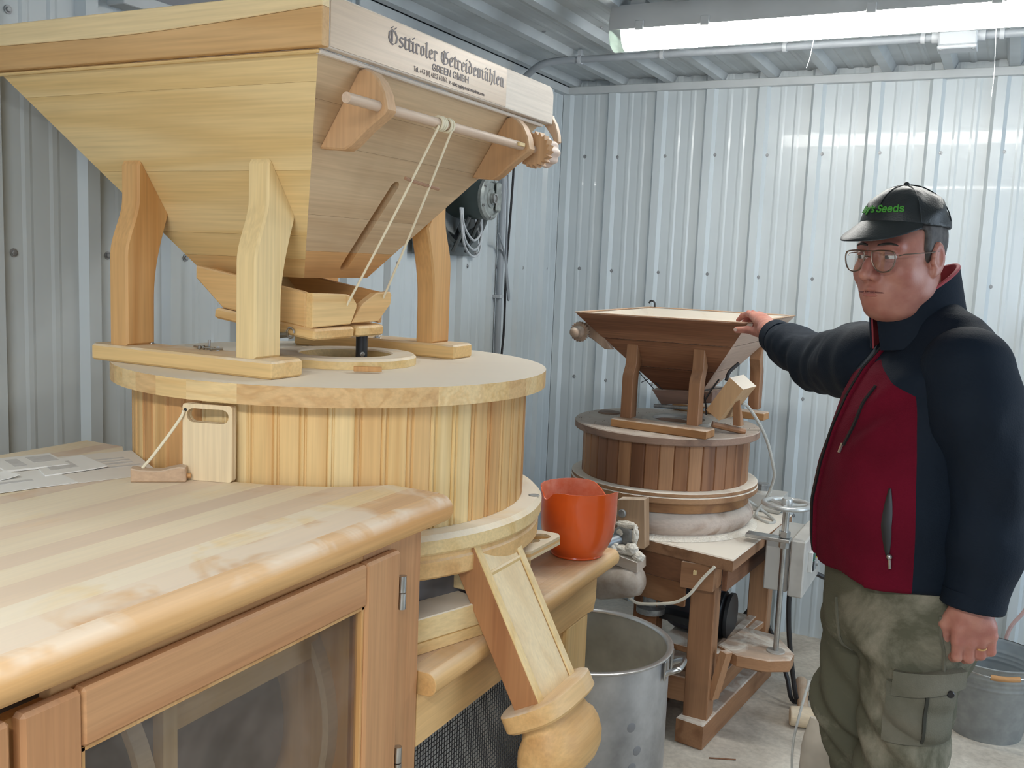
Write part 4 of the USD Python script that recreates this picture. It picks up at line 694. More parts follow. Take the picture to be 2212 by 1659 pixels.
# adjusting spindle with its hand wheel
RIMW = plain('cast_handwheel', (.58, .60, .60), .35, .55, var=.2, vscale=30)
px_, py_ = -.594, 3.246
om.part('spindle', cat_([rod((px_, py_, .305), (px_, py_, .695), .0095, 16), rod((px_, py_, .71), (px_, py_, .80), .0115, 16)]), STEEL); om.part('spindle_nut', cat_([lathe([(0, .712), (.019, .712), (.019, .732), (0, .732)], 6, (px_, py_, 0)), lathe([(0, .675), (.017, .675), (.017, .695), (0, .695)], 6, (px_, py_, 0))]), STEEL); om.part('spindle_washer', lathe([(0, .3165), (.030, .3165), (.031, .314), (.031, .3125), (0, .3125)], 28, (px_, py_, 0)), plain('floury_washer', (.45, .42, .38), .5, .3))
om.part('spindle_bracket', box(-.72, px_+.022, py_-.024, py_+.024, .697, .709, .002), STEEL)
hw = om.part('hand_wheel', lathe([(.074+.0105*math.cos(a), .0085*math.sin(a)) for a in np.linspace(0, 2*PI, 15)], 56, (px_, py_, .824)), RIMW, label='grey cast hand wheel', smooth=60)
om.part('wheel_hub', lathe([(0, .022), (.014, .022), (.018, .016), (.019, -.022), (0, -.022)], 24, (px_, py_, .822)), RIMW, parent=hw)
for k in range(3): a = 2*PI*k/3+.5; om.part('wheel_spoke', rod((px_+.012*math.cos(a), py_+.012*math.sin(a), .818), (px_+.07*math.cos(a), py_+.07*math.sin(a), .823), .0065, 8), RIMW, parent=hw)
# flour chute of the old mill
def on(q, y, dy): return [(x, y, z) for x, z in q]+[(x, y+dy, z) for x, z in q]
om.part('chute_board', hull(on([(-1.095, .818), (-1.003, .830), (-.992, .668), (-1.088, .655)], 2.985, .05)), wood('old_chute', (.40, .27, .17), (.30, .19, .11), 'z', .5)); 
for x, z in ((-1.075, .775),): om.part('chute_knob', lathe([(0, .010), (.012, .010), (.014, .006), (.014, 0)], 20, T=frame((x, 2.984, z), (1, 0, 0), (0, 0, 1))), GREYCAST)
fg = om.part('chute_flange', lathe([(0, .012), (.018, .014), (.030, .012), (.036, .008), (.037, 0)], 32, T=frame((-1.062, 2.983, .702), (1, 0, 0), (0, 0, 1))), GREYCAST); om.part('flange_tube', rod((-1.078, 2.975, .690), (-1.11, 2.93, .676), .017, 16), plain('grey_tube', (.25, .28, .31), .4, .3), parent=fg)
fb = np.random.default_rng(8); 
def heap(c, sx, sy, sz, seed, n=2):
    s = trimesh.creation.icosphere(subdivisions=3, radius=1.); v = s.vertices; k = 1+.35*(meshkit.fbm(v*2.2+seed*7.3, 4, seed)-.5)*2; s.vertices = v*k[:, None]*np.array([sx, sy, sz])+c; return s
om.part('caked_flour', cat_([heap(c, *s, i) for i, (c, s) in enumerate((((-1.055, 2.975, .741), (.040, .010, .012)), ((-1.022, 2.972, .712), (.012, .010, .032)), ((-1.075, 2.972, .712), (.012, .006, .012)), ((-1.07, 2.965, .660), (.050, .022, .016)), ((-1.03, 2.965, .665), (.024, .02, .022)), ((-1.005, 2.965, .645), (.022, .02, .016)), ((-1.10, 2.95, .668), (.03, .02, .02))))]), FLOURM, kind='stuff', label='caked flour round the outlet')
om.part('chute_ledge', hull(on([(-1.13, .655), (-1.0, .630), (-.998, .596), (-1.13, .62)], 2.94, .09)), wood('old_ledge', (.55, .46, .38), (.42, .32, .24), 'x', .97, d0=.1, d1=.3))
om.part('chute_spout', moved(lathe([(0, -.10), (.03, -.10), (.055, -.085), (.062, -.05), (.060, 0), (.058, .05), (.05, .085), (.03, .1), (0, .1)], 36), rot([0, 1, 0], 78), (-1.085, 2.975, .545)), plain('floury_spout', (.52, .46, .40), .7, col2=(.33, .26, .20), vscale=14, detail=5), smooth=60, label='floury bulging spout')
single('cable', 'cream cable hanging in a loop below the floury spout of the old mill', 'cable', tube(spline([(-1.115, 2.955, .64), (-1.091, 2.965, .583), (-1.045, 2.968, .516), (-1.02, 2.968, .493), (-.987, 2.97, .485), (-.901, 2.97, .503), (-.86, 2.97, .520), (-.826, 2.972, .550), (-.79, 2.978, .605), (-.755, 2.985, .650)], 6), .0052, 8), plain('cream_cable', (.66, .62, .52), .5))
# ---------------------------------------------------------------- electrics behind the old mill
BOXG = plain('grey_switch_box', (.50, .49, .46), .42, var=.10, vscale=6); BOXD = plain('dusty_switch_box', (.55, .53, .49), .5, var=.2, vscale=10)
eb = Thing('switch_cabinet', 'grey steel switch cabinet with a red and yellow switch beside the old mill', 'electrical box', (-.62, 3.48, .49))
eb.part('body', box(-.672, -.590, 3.34, 3.62, .492, .672, .004), BOXG); dr = eb.part('door', box(-.586, -.535, 3.325, 3.635, .484, .684, .005), BOXD, label='door of the cabinet')
sw_ = eb.part('toggle_switch', box(-.536, -.520, 3.395, 3.425, .560, .632, .002), plain('white_plastic', (.6, .6, .58), .4), parent=dr)
eb.part('green_button', box(-.521, -.515, 3.40, 3.42, .60, .628, .002), plain('green_plastic', (.02, .10, .07), .4), parent=dr); eb.part('black_button', box(-.521, -.516, 3.40, 3.42, .564, .598, .002), BLACKR, parent=dr)
eb.part('lock', cat_([box(-.536, -.520, 3.455, 3.485, .552, .590, .003), rod((-.52, 3.47, .575), (-.512, 3.47, .575), .008, 12)]), plain('grey_lock', (.32, .33, .34), .4, .3), parent=dr)
eb.part('yellow_plate', box(-.536, -.528, 3.54, 3.60, .575, .645, .002), plain('yellow_plastic', (.65, .52, .08), .4), parent=dr); eb.part('red_knob', cat_([rod((-.53, 3.57, .610), (-.505, 3.57, .610), .020, 20), box(-.507, -.478, 3.553, 3.587, .588, .632, .004)]), plain('red_plastic', (.55, .02, .05), .35), parent=dr)
ub = Thing('sensor_box', 'pale grey box with a dark hexagonal knob on the back of the old mill table', 'electrical box', (-.745, 3.72, .68))
ub.part('body', hull([(x, y, z) for x, y in ((-.815, 3.66), (-.69, 3.66), (-.69, 3.78), (-.815, 3.78)) for z in (.695, .748)]+[(x, y, .681) for x, y in ((-.80, 3.67), (-.70, 3.67), (-.70, 3.77), (-.80, 3.77))]), BOXG); ub.part('knob', lathe([(0, .025), (.024, .025), (.026, .021), (.026, .0), (0, 0)], 8, (-.775, 3.72, .756)), GREYCAST, smooth=False); ub.part('knob_collar', lathe([(0, .008), (.032, .008), (.034, 0), (0, 0)], 24, (-.775, 3.72, .748)), BOXD)
GC = plain('grey_cable', (.45, .45, .42), .45)
single('cable', 'pale grey cable curving from the vibrator box of the old hopper down to its table', 'cable', tube(spline([(-.786, 3.33, 1.135), (-.772, 3.36, 1.120), (-.745, 3.42, 1.060), (-.722, 3.48, .985), (-.705, 3.52, .90), (-.705, 3.56, .84), (-.73, 3.58, .76), (-.762, 3.57, .700), (-.74, 3.54, .684), (-.70, 3.51, .683), (-.69, 3.55, .684), (-.74, 3.60, .70), (-.80, 3.55, .75), (-.835, 3.52, .77)], 6), .0058, 8), GC)
single('cable', 'black cable hanging from the bottom of the switch cabinet to the floor', 'cable', tube(spline([(-.60, 3.46, .492), (-.60, 3.465, .40), (-.592, 3.48, .28), (-.575, 3.50, .15), (-.555, 3.52, .04), (-.55, 3.60, .010)], 6), .009, 8), BLACKR); single('cable', 'black cable leaving the switch cabinet to the right behind the man', 'cable', tube(spline([(-.60, 3.60, .52), (-.55, 3.64, .49), (-.50, 3.68, .46), (-.40, 3.76, .40), (-.25, 3.9, .30), (-.1, 4.1, .2), (0, 4.24, .02)], 6), .009, 8), BLACKR); single('cable', 'black cable running along the floor under the old mill', 'cable', tube(spline([(-.95, 3.9, .01), (-.80, 3.86, .25), (-.70, 3.66, .235), (-.645, 3.58, .19), (-.60, 3.55, .10), (-.57, 3.56, .012), (-.50, 3.7, .010)], 6), .008, 8), BLACKR)

# ---------------------------------------------------------------- things on the floor
pot = Thing('stock_pot', 'large scratched aluminium stock pot with flour inside between the two mills', 'pot', (-1.016, 2.560, 0))
PX, PY, PR, PH = -1.016, 2.560, .248, .50
POTM = plain('scuffed_aluminium', (.52, .52, .52), .40, .55, col2=(.30, .30, .30), vscale=6, detail=6); POTI = plain('floury_pot_inside', (.46, .44, .37), .75, .0, col2=(.34, .32, .27), vscale=9, detail=6)
pot.part('wall', lathe([(0, .002), (PR-.02, .002), (PR-.006, .012), (PR, .03), (PR, PH-.012), (PR+.004, PH-.004)], 96, (PX, PY, 0)), POTM, smooth=50)
pot.part('inside', lathe([(PR-.004, PH-.003), (PR-.005, .1), (0, .09)], 96, (PX, PY, 0)), POTI, smooth=50); pot.part('rim', lathe([(PR+.004, PH-.006), (PR+.009, PH-.004), (PR+.010, PH), (PR+.004, PH+.003), (PR-.006, PH+.001), (PR-.010, PH-.006), (PR-.004, PH-.008)], 96, (PX, PY, 0)), plain('worn_rim', (.62, .62, .62), .3, .8, var=.2), smooth=50)
pot.part('flour', lathe([(0, .195), (.10, .19), (.20, .17), (PR-.006, .15)], 48, (PX, PY, 0)), FLOURM, kind='stuff')
for sgn, a in ((1, .10), (-1, .10)):
    R_ = np.array([math.cos(a)*sgn, math.sin(a)*sgn, 0]); T_ = np.array([-math.sin(a), math.cos(a), 0]); cpt = np.array([PX, PY, 0]); hpts = [cpt+R_*(PR+.002)+T_*-.045+(0, 0, .455), cpt+R_*(PR+.030)+T_*-.042+(0, 0, .470), cpt+R_*(PR+.042)+T_*-.030+(0, 0, .474), cpt+R_*(PR+.042)+T_*.030+(0, 0, .474), cpt+R_*(PR+.030)+T_*.042+(0, 0, .470), cpt+R_*(PR+.002)+T_*.045+(0, 0, .455)]
    hh = pot.part('handle', tube(spline(hpts, 5), .0075, 10), STEEL)
    for tt in (-.045, .045): pot.part('handle_lug', box(-.012, .012, -.003, .003, -.045, .012, .002).apply_transform(frame(cpt+R_*(PR+.003)+T_*tt+(0, 0, .45), T_, R_)), STEEL, parent=hh)
for a, z in ((-.60, .335), (-.50, .262), (-.56, .215), (-.40, .15), (-.52, .10)): pot.part('dent_mark', lathe([(0, .0012), (.010, .0010), (.014, 0)], 16, T=frame((PX+PR*math.cos(a), PY+PR*math.sin(a), z), (-math.sin(a), math.cos(a), 0), (0, 0, 1))), plain('dark_scuff', (.24, .24, .245), .6, .4))
# galvanized bucket on the right
BX, BY = .063, 3.730; BRT, BRB, BH = .170, .120, .286
bk = Thing('bucket', 'galvanized metal bucket with a wooden bail grip on the floor at right', 'bucket', (BX, BY, 0))
pr = [(0, .004), (BRB-.01, .004), (BRB, 0)]+[(BRB+(BRT-BRB)*z/BH+(.0018 if any(abs(z-q) < .004 for q in (.205, .222, .239)) else 0), z) for z in np.arange(.006, BH-.006, .004)]+[(BRT+.003, BH-.004), (BRT+.004, BH), (BRT-.001, BH+.002)]
bk.part('wall', lathe(pr, 72, (BX, BY, 0)), plain('bucket_zinc', (.34, .36, .36), .45, .45, col2=(.27, .285, .29), vscale=22), smooth=50); bk.part('inside', lathe([(BRT-.002, BH)]+[(BRB+(BRT-BRB)*z/BH-.003-(.0018 if any(abs(z-q) < .005 for q in (.205, .222, .239)) else 0), z) for z in np.arange(BH-.006, .012, -.005)]+[(0, .010)], 72, (BX, BY, 0)), plain('bucket_inside', (.34, .39, .42), .5, .3, var=.25), smooth=50)
for sg in (-1, 1): bk.part('ear', tube([(BX+sg*(BRT+.004), BY+.012*math.cos(a), BH-.012+.016*math.sin(a)) for a in np.linspace(0, 2*PI, 16)], .0028, 6), STEEL)
th = [ (BX-(BRT+.004)*math.cos(a), BY-.208*math.sin(a)-.0, BH+.004-.018*math.sin(a)) for a in np.linspace(0, PI, 25)]
bk.part('bail', tube(th, .0026, 8), STEEL); bk.part('grip', tube([th[k] for k in (12, 13, 14, 15, 16)], .0095, 12), wood('grip_wood', (.48, .25, .10), (.36, .17, .06), 'x', 0.))
# mallet
ml = Thing('mallet', 'pale wooden mallet lying on the concrete behind the man\'s leg', 'mallet', (-.51, 3.42, 0))
hm = lathe([(0, -.078), (.030, -.078), (.034, -.072), (.036, -.03), (.0365, .03), (.034, .072), (.030, .078), (0, .078)], 36); ml.part('head', moved(hm, frame((0, 0, 0), (0, 0, 1), (-.30, .954, 0)), (-.478, 3.405, .037)), wood('mallet_head', (.66, .54, .38), (.54, .41, .27), 'x', .3, rings=8), smooth=40)
ml.part('handle', rod((-.515, 3.43, .037), (-.572, 3.70, .036), .019, 16, .022), wood('mallet_handle', (.46, .30, .18), (.36, .21, .12), 'y', .3, rings=8))
# paper sack
SK = plain('sack_paper', (.52, .46, .38), .75, var=.2, vscale=9); sk = Thing('flour_sack', 'brown paper flour sack with a black diamond label beside the man\'s leg', 'sack', (-.335, 2.89, 0))
def sk_ring(hx, hy, z, c=(-.335, 2.89), e=4., n=40, rotz=-20):
    a = np.arange(n)*2*PI/n; x = np.sign(np.cos(a))*np.abs(np.cos(a))**(2/e)*hx; y = np.sign(np.sin(a))*np.abs(np.sin(a))**(2/e)*hy; r_ = math.radians(rotz); return np.c_[c[0]+x*math.cos(r_)-y*math.sin(r_), c[1]+x*math.sin(r_)+y*math.cos(r_), np.full(n, z)]
sk.part('bag', loft([sk_ring(.088, .048, 0), sk_ring(.094, .054, .01), sk_ring(.096, .056, .10), sk_ring(.095, .054, .18), sk_ring(.092, .045, .215), sk_ring(.088, .022, .245), sk_ring(.086, .008, .262)]), SK, smooth=40)
ang = math.radians(-20); ex = np.array([math.cos(ang), math.sin(ang), 0]); fo = np.array([-.305, 2.90, 0])-.0565*np.array([-math.sin(ang), math.cos(ang), 0]); Tl = frame(fo+(0, 0, .125)-ex*.012, ex, (0, .03, 1))
db = sk.part('diamond_label', prism([(-.062, 0), (0, .092), (.062, 0), (0, -.092)], 0, .0018, .0004).apply_transform(Tl), plain('black_label', (.03, .03, .03), .5), label='black diamond label')
WH = plain('white_print', (.6, .58, .55), .6)
for dy in (.045, .018, -.004, -.024, -.044): sk.part('label_line', box(-.030 if dy < .04 else -.010, .030 if dy < .04 else .010, dy-(.003 if dy < .04 else .012), dy+(.003 if dy < .04 else .012), .0018, .0022, 0).apply_transform(Tl), WH if dy > .01 else plain('grey_label_print', (.15, .15, .14), .6), parent=db, smooth=False)
single('cable', 'thin grey cable hanging down to the floor beside the paper sack', 'cable', tube(spline([(-.44, 3.0, .34), (-.452, 2.96, .26), (-.462, 2.93, .16), (-.452, 2.90, .07), (-.42, 2.86, .006), (-.30, 2.75, .005)], 6), .0042, 8), GC)
single('splinter', 'thin wood splinter on the floor in front of the old mill foot', 'splinter', rod((-.735, 3.0, .003), (-.655, 3.035, .003), .0025, 5), old(2, 'x', 0.)); single('hose', 'pinkish hose rising up the back wall at the right edge behind the bucket', 'hose', tube(spline([(.10, 3.93, .06), (.109, 3.93, .29), (.156, 3.94, .39), (.22, 3.96, .52), (.3, 4.0, .7)], 6), .007, 8), plain('pink_hose', (.48, .33, .31), .5)); single('pole', 'grey pole leaning on the back wall behind the man at the right edge', 'pole', rod((-.01, 4.05, .002), (.125, 4.262, 1.45), .015, 14), CONDM)
# ---------------------------------------------------------------- the man
def surfnet(fn, lo, hi, h):
    """surface nets: the zero surface of fn(points) as a trimesh"""
    ax = [np.arange(a, b+h, h) for a, b in zip(lo, hi)]; X, Y, Z = np.meshgrid(*ax, indexing='ij'); P = np.stack([X, Y, Z], -1).reshape(-1, 3)
    V = np.concatenate([fn(P[i:i+400000]) for i in range(0, len(P), 400000)]).reshape(X.shape); S = V < 0
    nx, ny, nz = [s-1 for s in V.shape]; cs = np.zeros((nx, ny, nz), int); acc = np.zeros((nx, ny, nz, 3)); cnt = np.zeros((nx, ny, nz))
    for d in np.ndindex(2, 2, 2): cs += S[d[0]:d[0]+nx, d[1]:d[1]+ny, d[2]:d[2]+nz]
    act = (cs > 0) & (cs < 8); base = np.stack(np.meshgrid(*[np.arange(n) for n in (nx, ny, nz)], indexing='ij'), -1)
    for a in np.ndindex(2, 2, 2):
        for k in range(3):
            if a[k]: continue
            b = list(a); b[k] = 1; va = V[a[0]:a[0]+nx, a[1]:a[1]+ny, a[2]:a[2]+nz]; vb = V[b[0]:b[0]+nx, b[1]:b[1]+ny, b[2]:b[2]+nz]; cr = (va < 0) != (vb < 0)
            t = np.where(cr, va/np.where(va == vb, 1, va-vb), 0); p = np.array(a, float)+np.zeros((nx, ny, nz, 3)); p[..., k] += t; acc += np.where(cr[..., None], p, 0); cnt += cr
    idx = -np.ones((nx, ny, nz), int); idx[act] = np.arange(act.sum()); v = (base[act]+acc[act]/cnt[act][:, None])*h+np.array([a[0] for a in ax]); F = []
    for k in range(3):
        i, j = (k+1) % 3, (k+2) % 3; sl0 = [slice(None)]*3; sl1 = [slice(None)]*3; sl0[k] = slice(0, -1); sl1[k] = slice(1, None); ch = S[tuple(sl0)] != S[tuple(sl1)]; w = np.argwhere(ch)
        w = w[(w[:, i] > 0) & (w[:, j] > 0) & (w[:, i] < (nx, ny, nz)[i]) & (w[:, j] < (nx, ny, nz)[j])]
        ei, ej = np.eye(3, dtype=int)[i], np.eye(3, dtype=int)[j]; g = lambda q: idx[q[:, 0], q[:, 1], q[:, 2]]; a, b, c, d = g(w-ei-ej), g(w-ej), g(w), g(w-ei); fl = S[tuple(sl0)][w[:, 0], w[:, 1], w[:, 2]]
        q = np.where(fl[:, None], np.c_[a, b, c, d], np.c_[d, c, b, a]); F += [q[:, [0, 1, 2]], q[:, [0, 2, 3]]]
    F = np.vstack(F); F = F[(F >= 0).all(1)]; return tm(v, F)
def smin(a, b, k): 
    hh = np.clip(.5+.5*(b-a)/k, 0, 1); return b*(1-hh)+a*hh-k*hh*(1-hh)
def smax(a, b, k): return -smin(-a, -b, k)
def ell(p, c, r):
    q = (p-np.array(c))/np.array(r); n = np.linalg.norm(q, axis=1); g = np.linalg.norm(q/np.array(r), axis=1); return n*(n-1)/np.maximum(g, 1e-9)
def cap_(p, a, b, r0, r1):
    a, b = np.array(a, float), np.array(b, float); t = np.clip((p-a) @ (b-a)/((b-a) @ (b-a)), 0, 1); return np.linalg.norm(p-(a+t[:, None]*(b-a)), axis=1)-(r0+(r1-r0)*t)
def chain(p, pts, rs, k=.01):
    d = None
    for i in range(len(pts)-1):
        e = cap_(p, pts[i], pts[i+1], rs[i], rs[i+1]); d = e if d is None else smin(d, e, k)
    return d
FB = np.array([-.857, -.515, 0]); LB = np.array([.515, -.857, 0]); CB0 = np.array([-.145, 2.215, 0.])
def fl(p): q = p-CB0; return q @ FB, q @ LB, p[:, 2]
def bw(f, l, z): return CB0+f*FB+l*LB+np.array([0, 0, z])
SKIN = mat('skin', {'g': ('geometry', {}), 'n': ('noise_texture', {'scale': 26., 'detail': 4}), 's': ('map_range', {'from_min': .35, 'from_max': .65, 'clamp': True}), 'm': ('mix', {'color1': (.43, .20, .150), 'color2': (.34, .130, .100)}), 'bn': ('noise_texture', {'scale': 420., 'detail': 2}), 'b': ('bump', {'strength': .10, 'distance': .002}),
    'p': ('principled_bsdf', {'roughness': .46, 'specular_ior_level': .4, 'subsurface_weight': .12, 'subsurface_scale': .006})}, [('g.position', 'n.vector'), ('n.fac', 's.value'), ('s.result', 'm.fac'), ('m.color', 'p.base_color'), ('g.position', 'bn.vector'), ('bn.fac', 'b.height'), ('b.normal', 'p.normal')])
NAVY = plain('navy_softshell', (.0035, .0095, .020), .75, spec=.22, var=.2, vscale=6, bump=.12, bscale=300); RED = plain('dark_red_fleece', (.130, .0035, .017), .9, spec=.15, var=.28, vscale=5, bump=.25, bscale=420)
OLIVE = mat('olive_workcloth', {'g': ('geometry', {}), 'n': ('noise_texture', {'scale': 6., 'detail': 7, 'roughness': .64, 'distortion': .5}), 's': ('map_range', {'from_min': .50, 'from_max': .78, 'clamp': True}), 'm': ('mix', {'color1': (.098, .096, .066), 'color2': (.34, .31, .24)}), 'bn': ('noise_texture', {'scale': 350., 'detail': 3}), 'b': ('bump', {'strength': .2, 'distance': .01}), 'p': ('principled_bsdf', {'roughness': .88, 'specular_ior_level': .2})},
    [('g.position', 'n.vector'), ('n.fac', 's.value'), ('s.result', 'm.fac'), ('m.color', 'p.base_color'), ('g.position', 'bn.vector'), ('bn.fac', 'b.height'), ('b.normal', 'p.normal')]); OLIVE2 = plain('olive_pocket', (.095, .095, .068), .85, col2=(.15, .14, .105), vscale=9, detail=6, bump=.2, bscale=350)
CAPM_ = plain('black_cap_cloth', (.012, .016, .018), .48, var=.2, bump=.1, bscale=260); HAIR = plain('dark_grey_hair', (.028, .021, .018), .6, col2=(.065, .055, .048), vscale=70)
man = Thing('person', 'man in cap, glasses and red and navy jacket, hand on the old hopper', 'person', (*CB0[:2], 0))
# torso of the jacket
TZ = np.array([.90, .96, 1.02, 1.10, 1.18, 1.26, 1.33, 1.39, 1.44, 1.475, 1.50]); TC = np.array([.020, .024, .030, .034, .028, .014, -.002, -.018, -.030, -.034, -.034]); TA = np.array([.152, .158, .161, .161, .158, .153, .146, .134, .108, .088, .080]); TB = np.array([.190, .195, .197, .195, .192, .190, .192, .188, .168, .122, .090])
def torso(p, off=0., folds=True):
    f, l, z = fl(p); c, a, b = (np.interp(z, TZ, q) for q in (TC, TA+off, TB+off)); q = ((np.abs((f-c)/a))**2.35+(np.abs(l/b))**2.35)**(1/2.35); d = (q-1)*np.minimum(a, b)
    d = smax(d, z-1.497, .02)
    for s_ in (1, -1): d = smin(d, cap_(p, bw(-.020, s_*.035-.012, 1.492), bw(-.030, s_*.165, 1.418), .052, .062), .04)
    d = np.maximum(d, z-1.545); d = np.maximum(d, 0.960+.010*np.clip(f/.2, -1, 1)-z)
    if folds:
        w = (meshkit.fbm(np.c_[f*5+z*2, l*5, z*3.2], 3, 4)-.5)*.016; s = np.exp(-((z-1.30)/.10)**2)*np.clip(f/.15, 0, 1)*np.exp(-((l-.10)/.07)**2); w += -.006*s*np.sin((z*1.0-l*.9)*60); w += -.004*np.exp(-((z-.97)/.05)**2)*np.sin(l*42+z*15)
        d = d+w
    return d
tor = surfnet(lambda p: torso(p), (-.46, 1.90, .88), (.18, 2.50, 1.57), .0085)
def cut(m, pt, n):
    r = trimesh.intersections.slice_mesh_plane(m, np.array(n, float), np.array(pt, float), cap=False); return r
def split(m, pt, n): return cut(m, pt, n), cut(m, pt, -np.array(n, float))
navy, red = [], []
for s in (1, -1):
    halfm = cut(tor, bw(0, 0, 0), s*LB)
    for fs in (1, -1):
        q = cut(halfm, bw(0, 0, 0), fs*FB); yn = np.array([0, 0, 1.])+s*LB*.40-fs*FB*.0; up, low = split(q, bw(.1, 0, 1.415 if fs > 0 else 1.40), yn); navy.append(up)
        sn = fs*FB-s*LB*.25+np.array([0, 0, -.05]); fr, sd = split(low, bw(.090*fs if fs > 0 else -.06, s*.20, 1.15), sn); navy.append(sd); red.append(fr)
def solid(m, th=.003):   # cloth with a little thickness
    n = m.vertex_normals; v = np.vstack([m.vertices, m.vertices-n*th]); k = len(m.vertices); return tm(v, np.vstack([m.faces, m.faces[:, ::-1]+k]))
def clean(ms):
    m = trimesh.util.concatenate([x for x in ms if len(x.faces)]); m = tm(m.vertices, m.faces); m.merge_vertices(digits_vertex=6); m.update_faces(m.nondegenerate_faces()); return m
torn = tor.copy(); tree_v = torn.vertices; 
from scipy.spatial import cKDTree
KT = cKDTree(tor.vertices); TN = np.array(tor.vertex_normals)
jk = man.part('jacket', clean(navy), NAVY, smooth=True, label='navy yoke and side panels of the jacket'); man.part('red_panel', clean(red), RED, parent=jk, smooth=True, label='dark red fleece panels')
def surf(z, l, off=.0):   # point on the front of the torso
    c, a, b = (float(np.interp(z, TZ, q)) for q in (TC, TA, TB)); f = c+a*max(0., 1-abs(l/b)**2.35)**(1/2.35); p = bw(f, l, z); d_, i = KT.query(p); n = TN[i]; p = p-n*((p-tor.vertices[i]) @ n); return p+n*off, n
BLK = plain('black_zip', (.01, .01, .012), .4)
man.part('zipper', tube([surf(z, -.034-.05*(1.45-z)+.004*math.sin(z*9), .003)[0] for z in np.linspace(.985, 1.45, 40)], .0042, 6), BLK, parent=jk); man.part('zip_flap', tube([surf(z, -.018-.05*(1.45-z)+.004*math.sin(z*8), .001)[0] for z in np.linspace(.985, 1.44, 40)], .0055, 6), RED, parent=jk)
man.part('chest_pocket_zip', tube([surf(z, .035+(z-1.25)*.14, .0015)[0] for z in np.linspace(1.235, 1.365, 18)], .0040, 6), BLK, parent=jk); man.part('zip_pull', tube([surf(z, .030, .004)[0] for z in (1.218, 1.228, 1.238)], .0035, 6), STEEL, parent=jk)
pl = [(z, .160+.010*t) for z, t in zip(np.linspace(1.035, 1.175, 20), np.linspace(1, 0, 20))]
pk = []; 
for k, (z, l) in enumerate(pl):
    w = .0052*math.sin(PI*(k+.3)/20.2)+.001; pk.append([surf(z, l-w, .0025)[0], surf(z, l, .0050)[0], surf(z, l+w, .0025)[0], surf(z, l, -.004)[0]])
man.part('side_pocket', loft(pk), BLK, parent=jk, smooth=40, label='open side pocket with a black lining'); man.part('pocket_zip_pull', cat_([trimesh.creation.icosphere(2, .006).apply_translation(surf(1.042, .172, .007)[0]), rod(surf(1.040, .172, .006)[0], surf(1.018, .173, .006)[0], .0035, 8)]), STEEL, parent=jk)
hemr = []
for a in np.linspace(0, 2*PI, 72, endpoint=False):
    f, l = .19*math.cos(a), .222*math.sin(a); z = .955+.022*math.cos(a); p = bw(.02+f, l, z+.006); d_, i = KT.query(p); hemr.append(tor.vertices[i]+TN[i]*.0005)
# sleeves
def sleeve(pts, rs, seed, lo, hi, amp=.009, fr=75.):
    pts = np.array(pts)
    def fn(p):
        d = chain(p, pts, rs, .03); t = (p-pts[0]) @ (pts[-1]-pts[0])/np.linalg.norm(pts[-1]-pts[0]); L_ = np.linalg.norm(pts[-1]-pts[0]); u = np.clip(t/L_, 0, 1)
        tw = (p @ np.array([.6, .5, .7]))*24; env = np.clip(u*5, 0, 1)*np.clip((1.02-u)*5, 0, 1); w = env*(amp*(meshkit.fbm(p*np.array([11., 11., 7.])+seed, 3, seed)-.5)*3.0+amp*.20*np.sin(t*fr+tw+3*meshkit.noise(p*6., seed)))
        d = d-w; e0 = (pts[-1]-pts[-2])/np.linalg.norm(pts[-1]-pts[-2]); return np.maximum(d, (p-pts[-1]) @ e0)
    return surfnet(fn, lo, hi, .0075)
SL = [(-.060, 2.100, 1.410), (-.038, 2.080, 1.34), (.000, 2.085, 1.195), (.002, 2.070, 1.08), (-.008, 2.055, .955)]; 
SR = [(-.262, 2.335, 1.392), (-.31, 2.42, 1.385), (-.428, 2.632, 1.362), (-.52, 2.755, 1.380), (-.597, 2.868, 1.404)]
man.part('sleeve', sleeve(SL, (.088, .085, .076, .070, .058), 3, (-.19, 1.94, .93), (.14, 2.23, 1.52), .008, 52.), NAVY, parent=jk, smooth=True, label='hanging navy sleeve'); man.part('sleeve', sleeve(SR, (.092, .086, .070, .062, .049), 7, (-.68, 2.20, 1.25), (-.14, 2.95, 1.52), .011, 62.), NAVY, parent=jk, smooth=True, label='navy sleeve stretched towards the hopper')
e0 = np.array(SR[-1])-np.array(SR[-2]); e0 /= np.linalg.norm(e0); e1 = np.array(SL[-1])-np.array(SL[-2]); e1 /= np.linalg.norm(e1)
man.part('cuff', lathe([(.036, -.050), (.0525, -.050), (.0500, -.004), (.0475, .001), (.036, .001)], 32, T=frame(SR[-1], np.cross(e0, (0, 0, 1)), np.cross(np.cross(e0, (0, 0, 1)), -e0)) if False else trimesh.geometry.align_vectors([0, 0, 1], e0), c=SR[-1]), NAVY, parent=jk); man.part('cuff', lathe([(.046, -.03), (.0615, -.03), (.060, 0), (.057, .003), (.046, .003)], 32, T=trimesh.geometry.align_vectors([0, 0, 1], e1), c=SL[-1]), NAVY, parent=jk)
ahr = [bw(.005+.095*math.cos(a), .176+.020*math.sin(a)*0+.012*math.cos(2*a), 1.335+.115*math.sin(a)) for a in np.linspace(0, 2*PI, 40)]
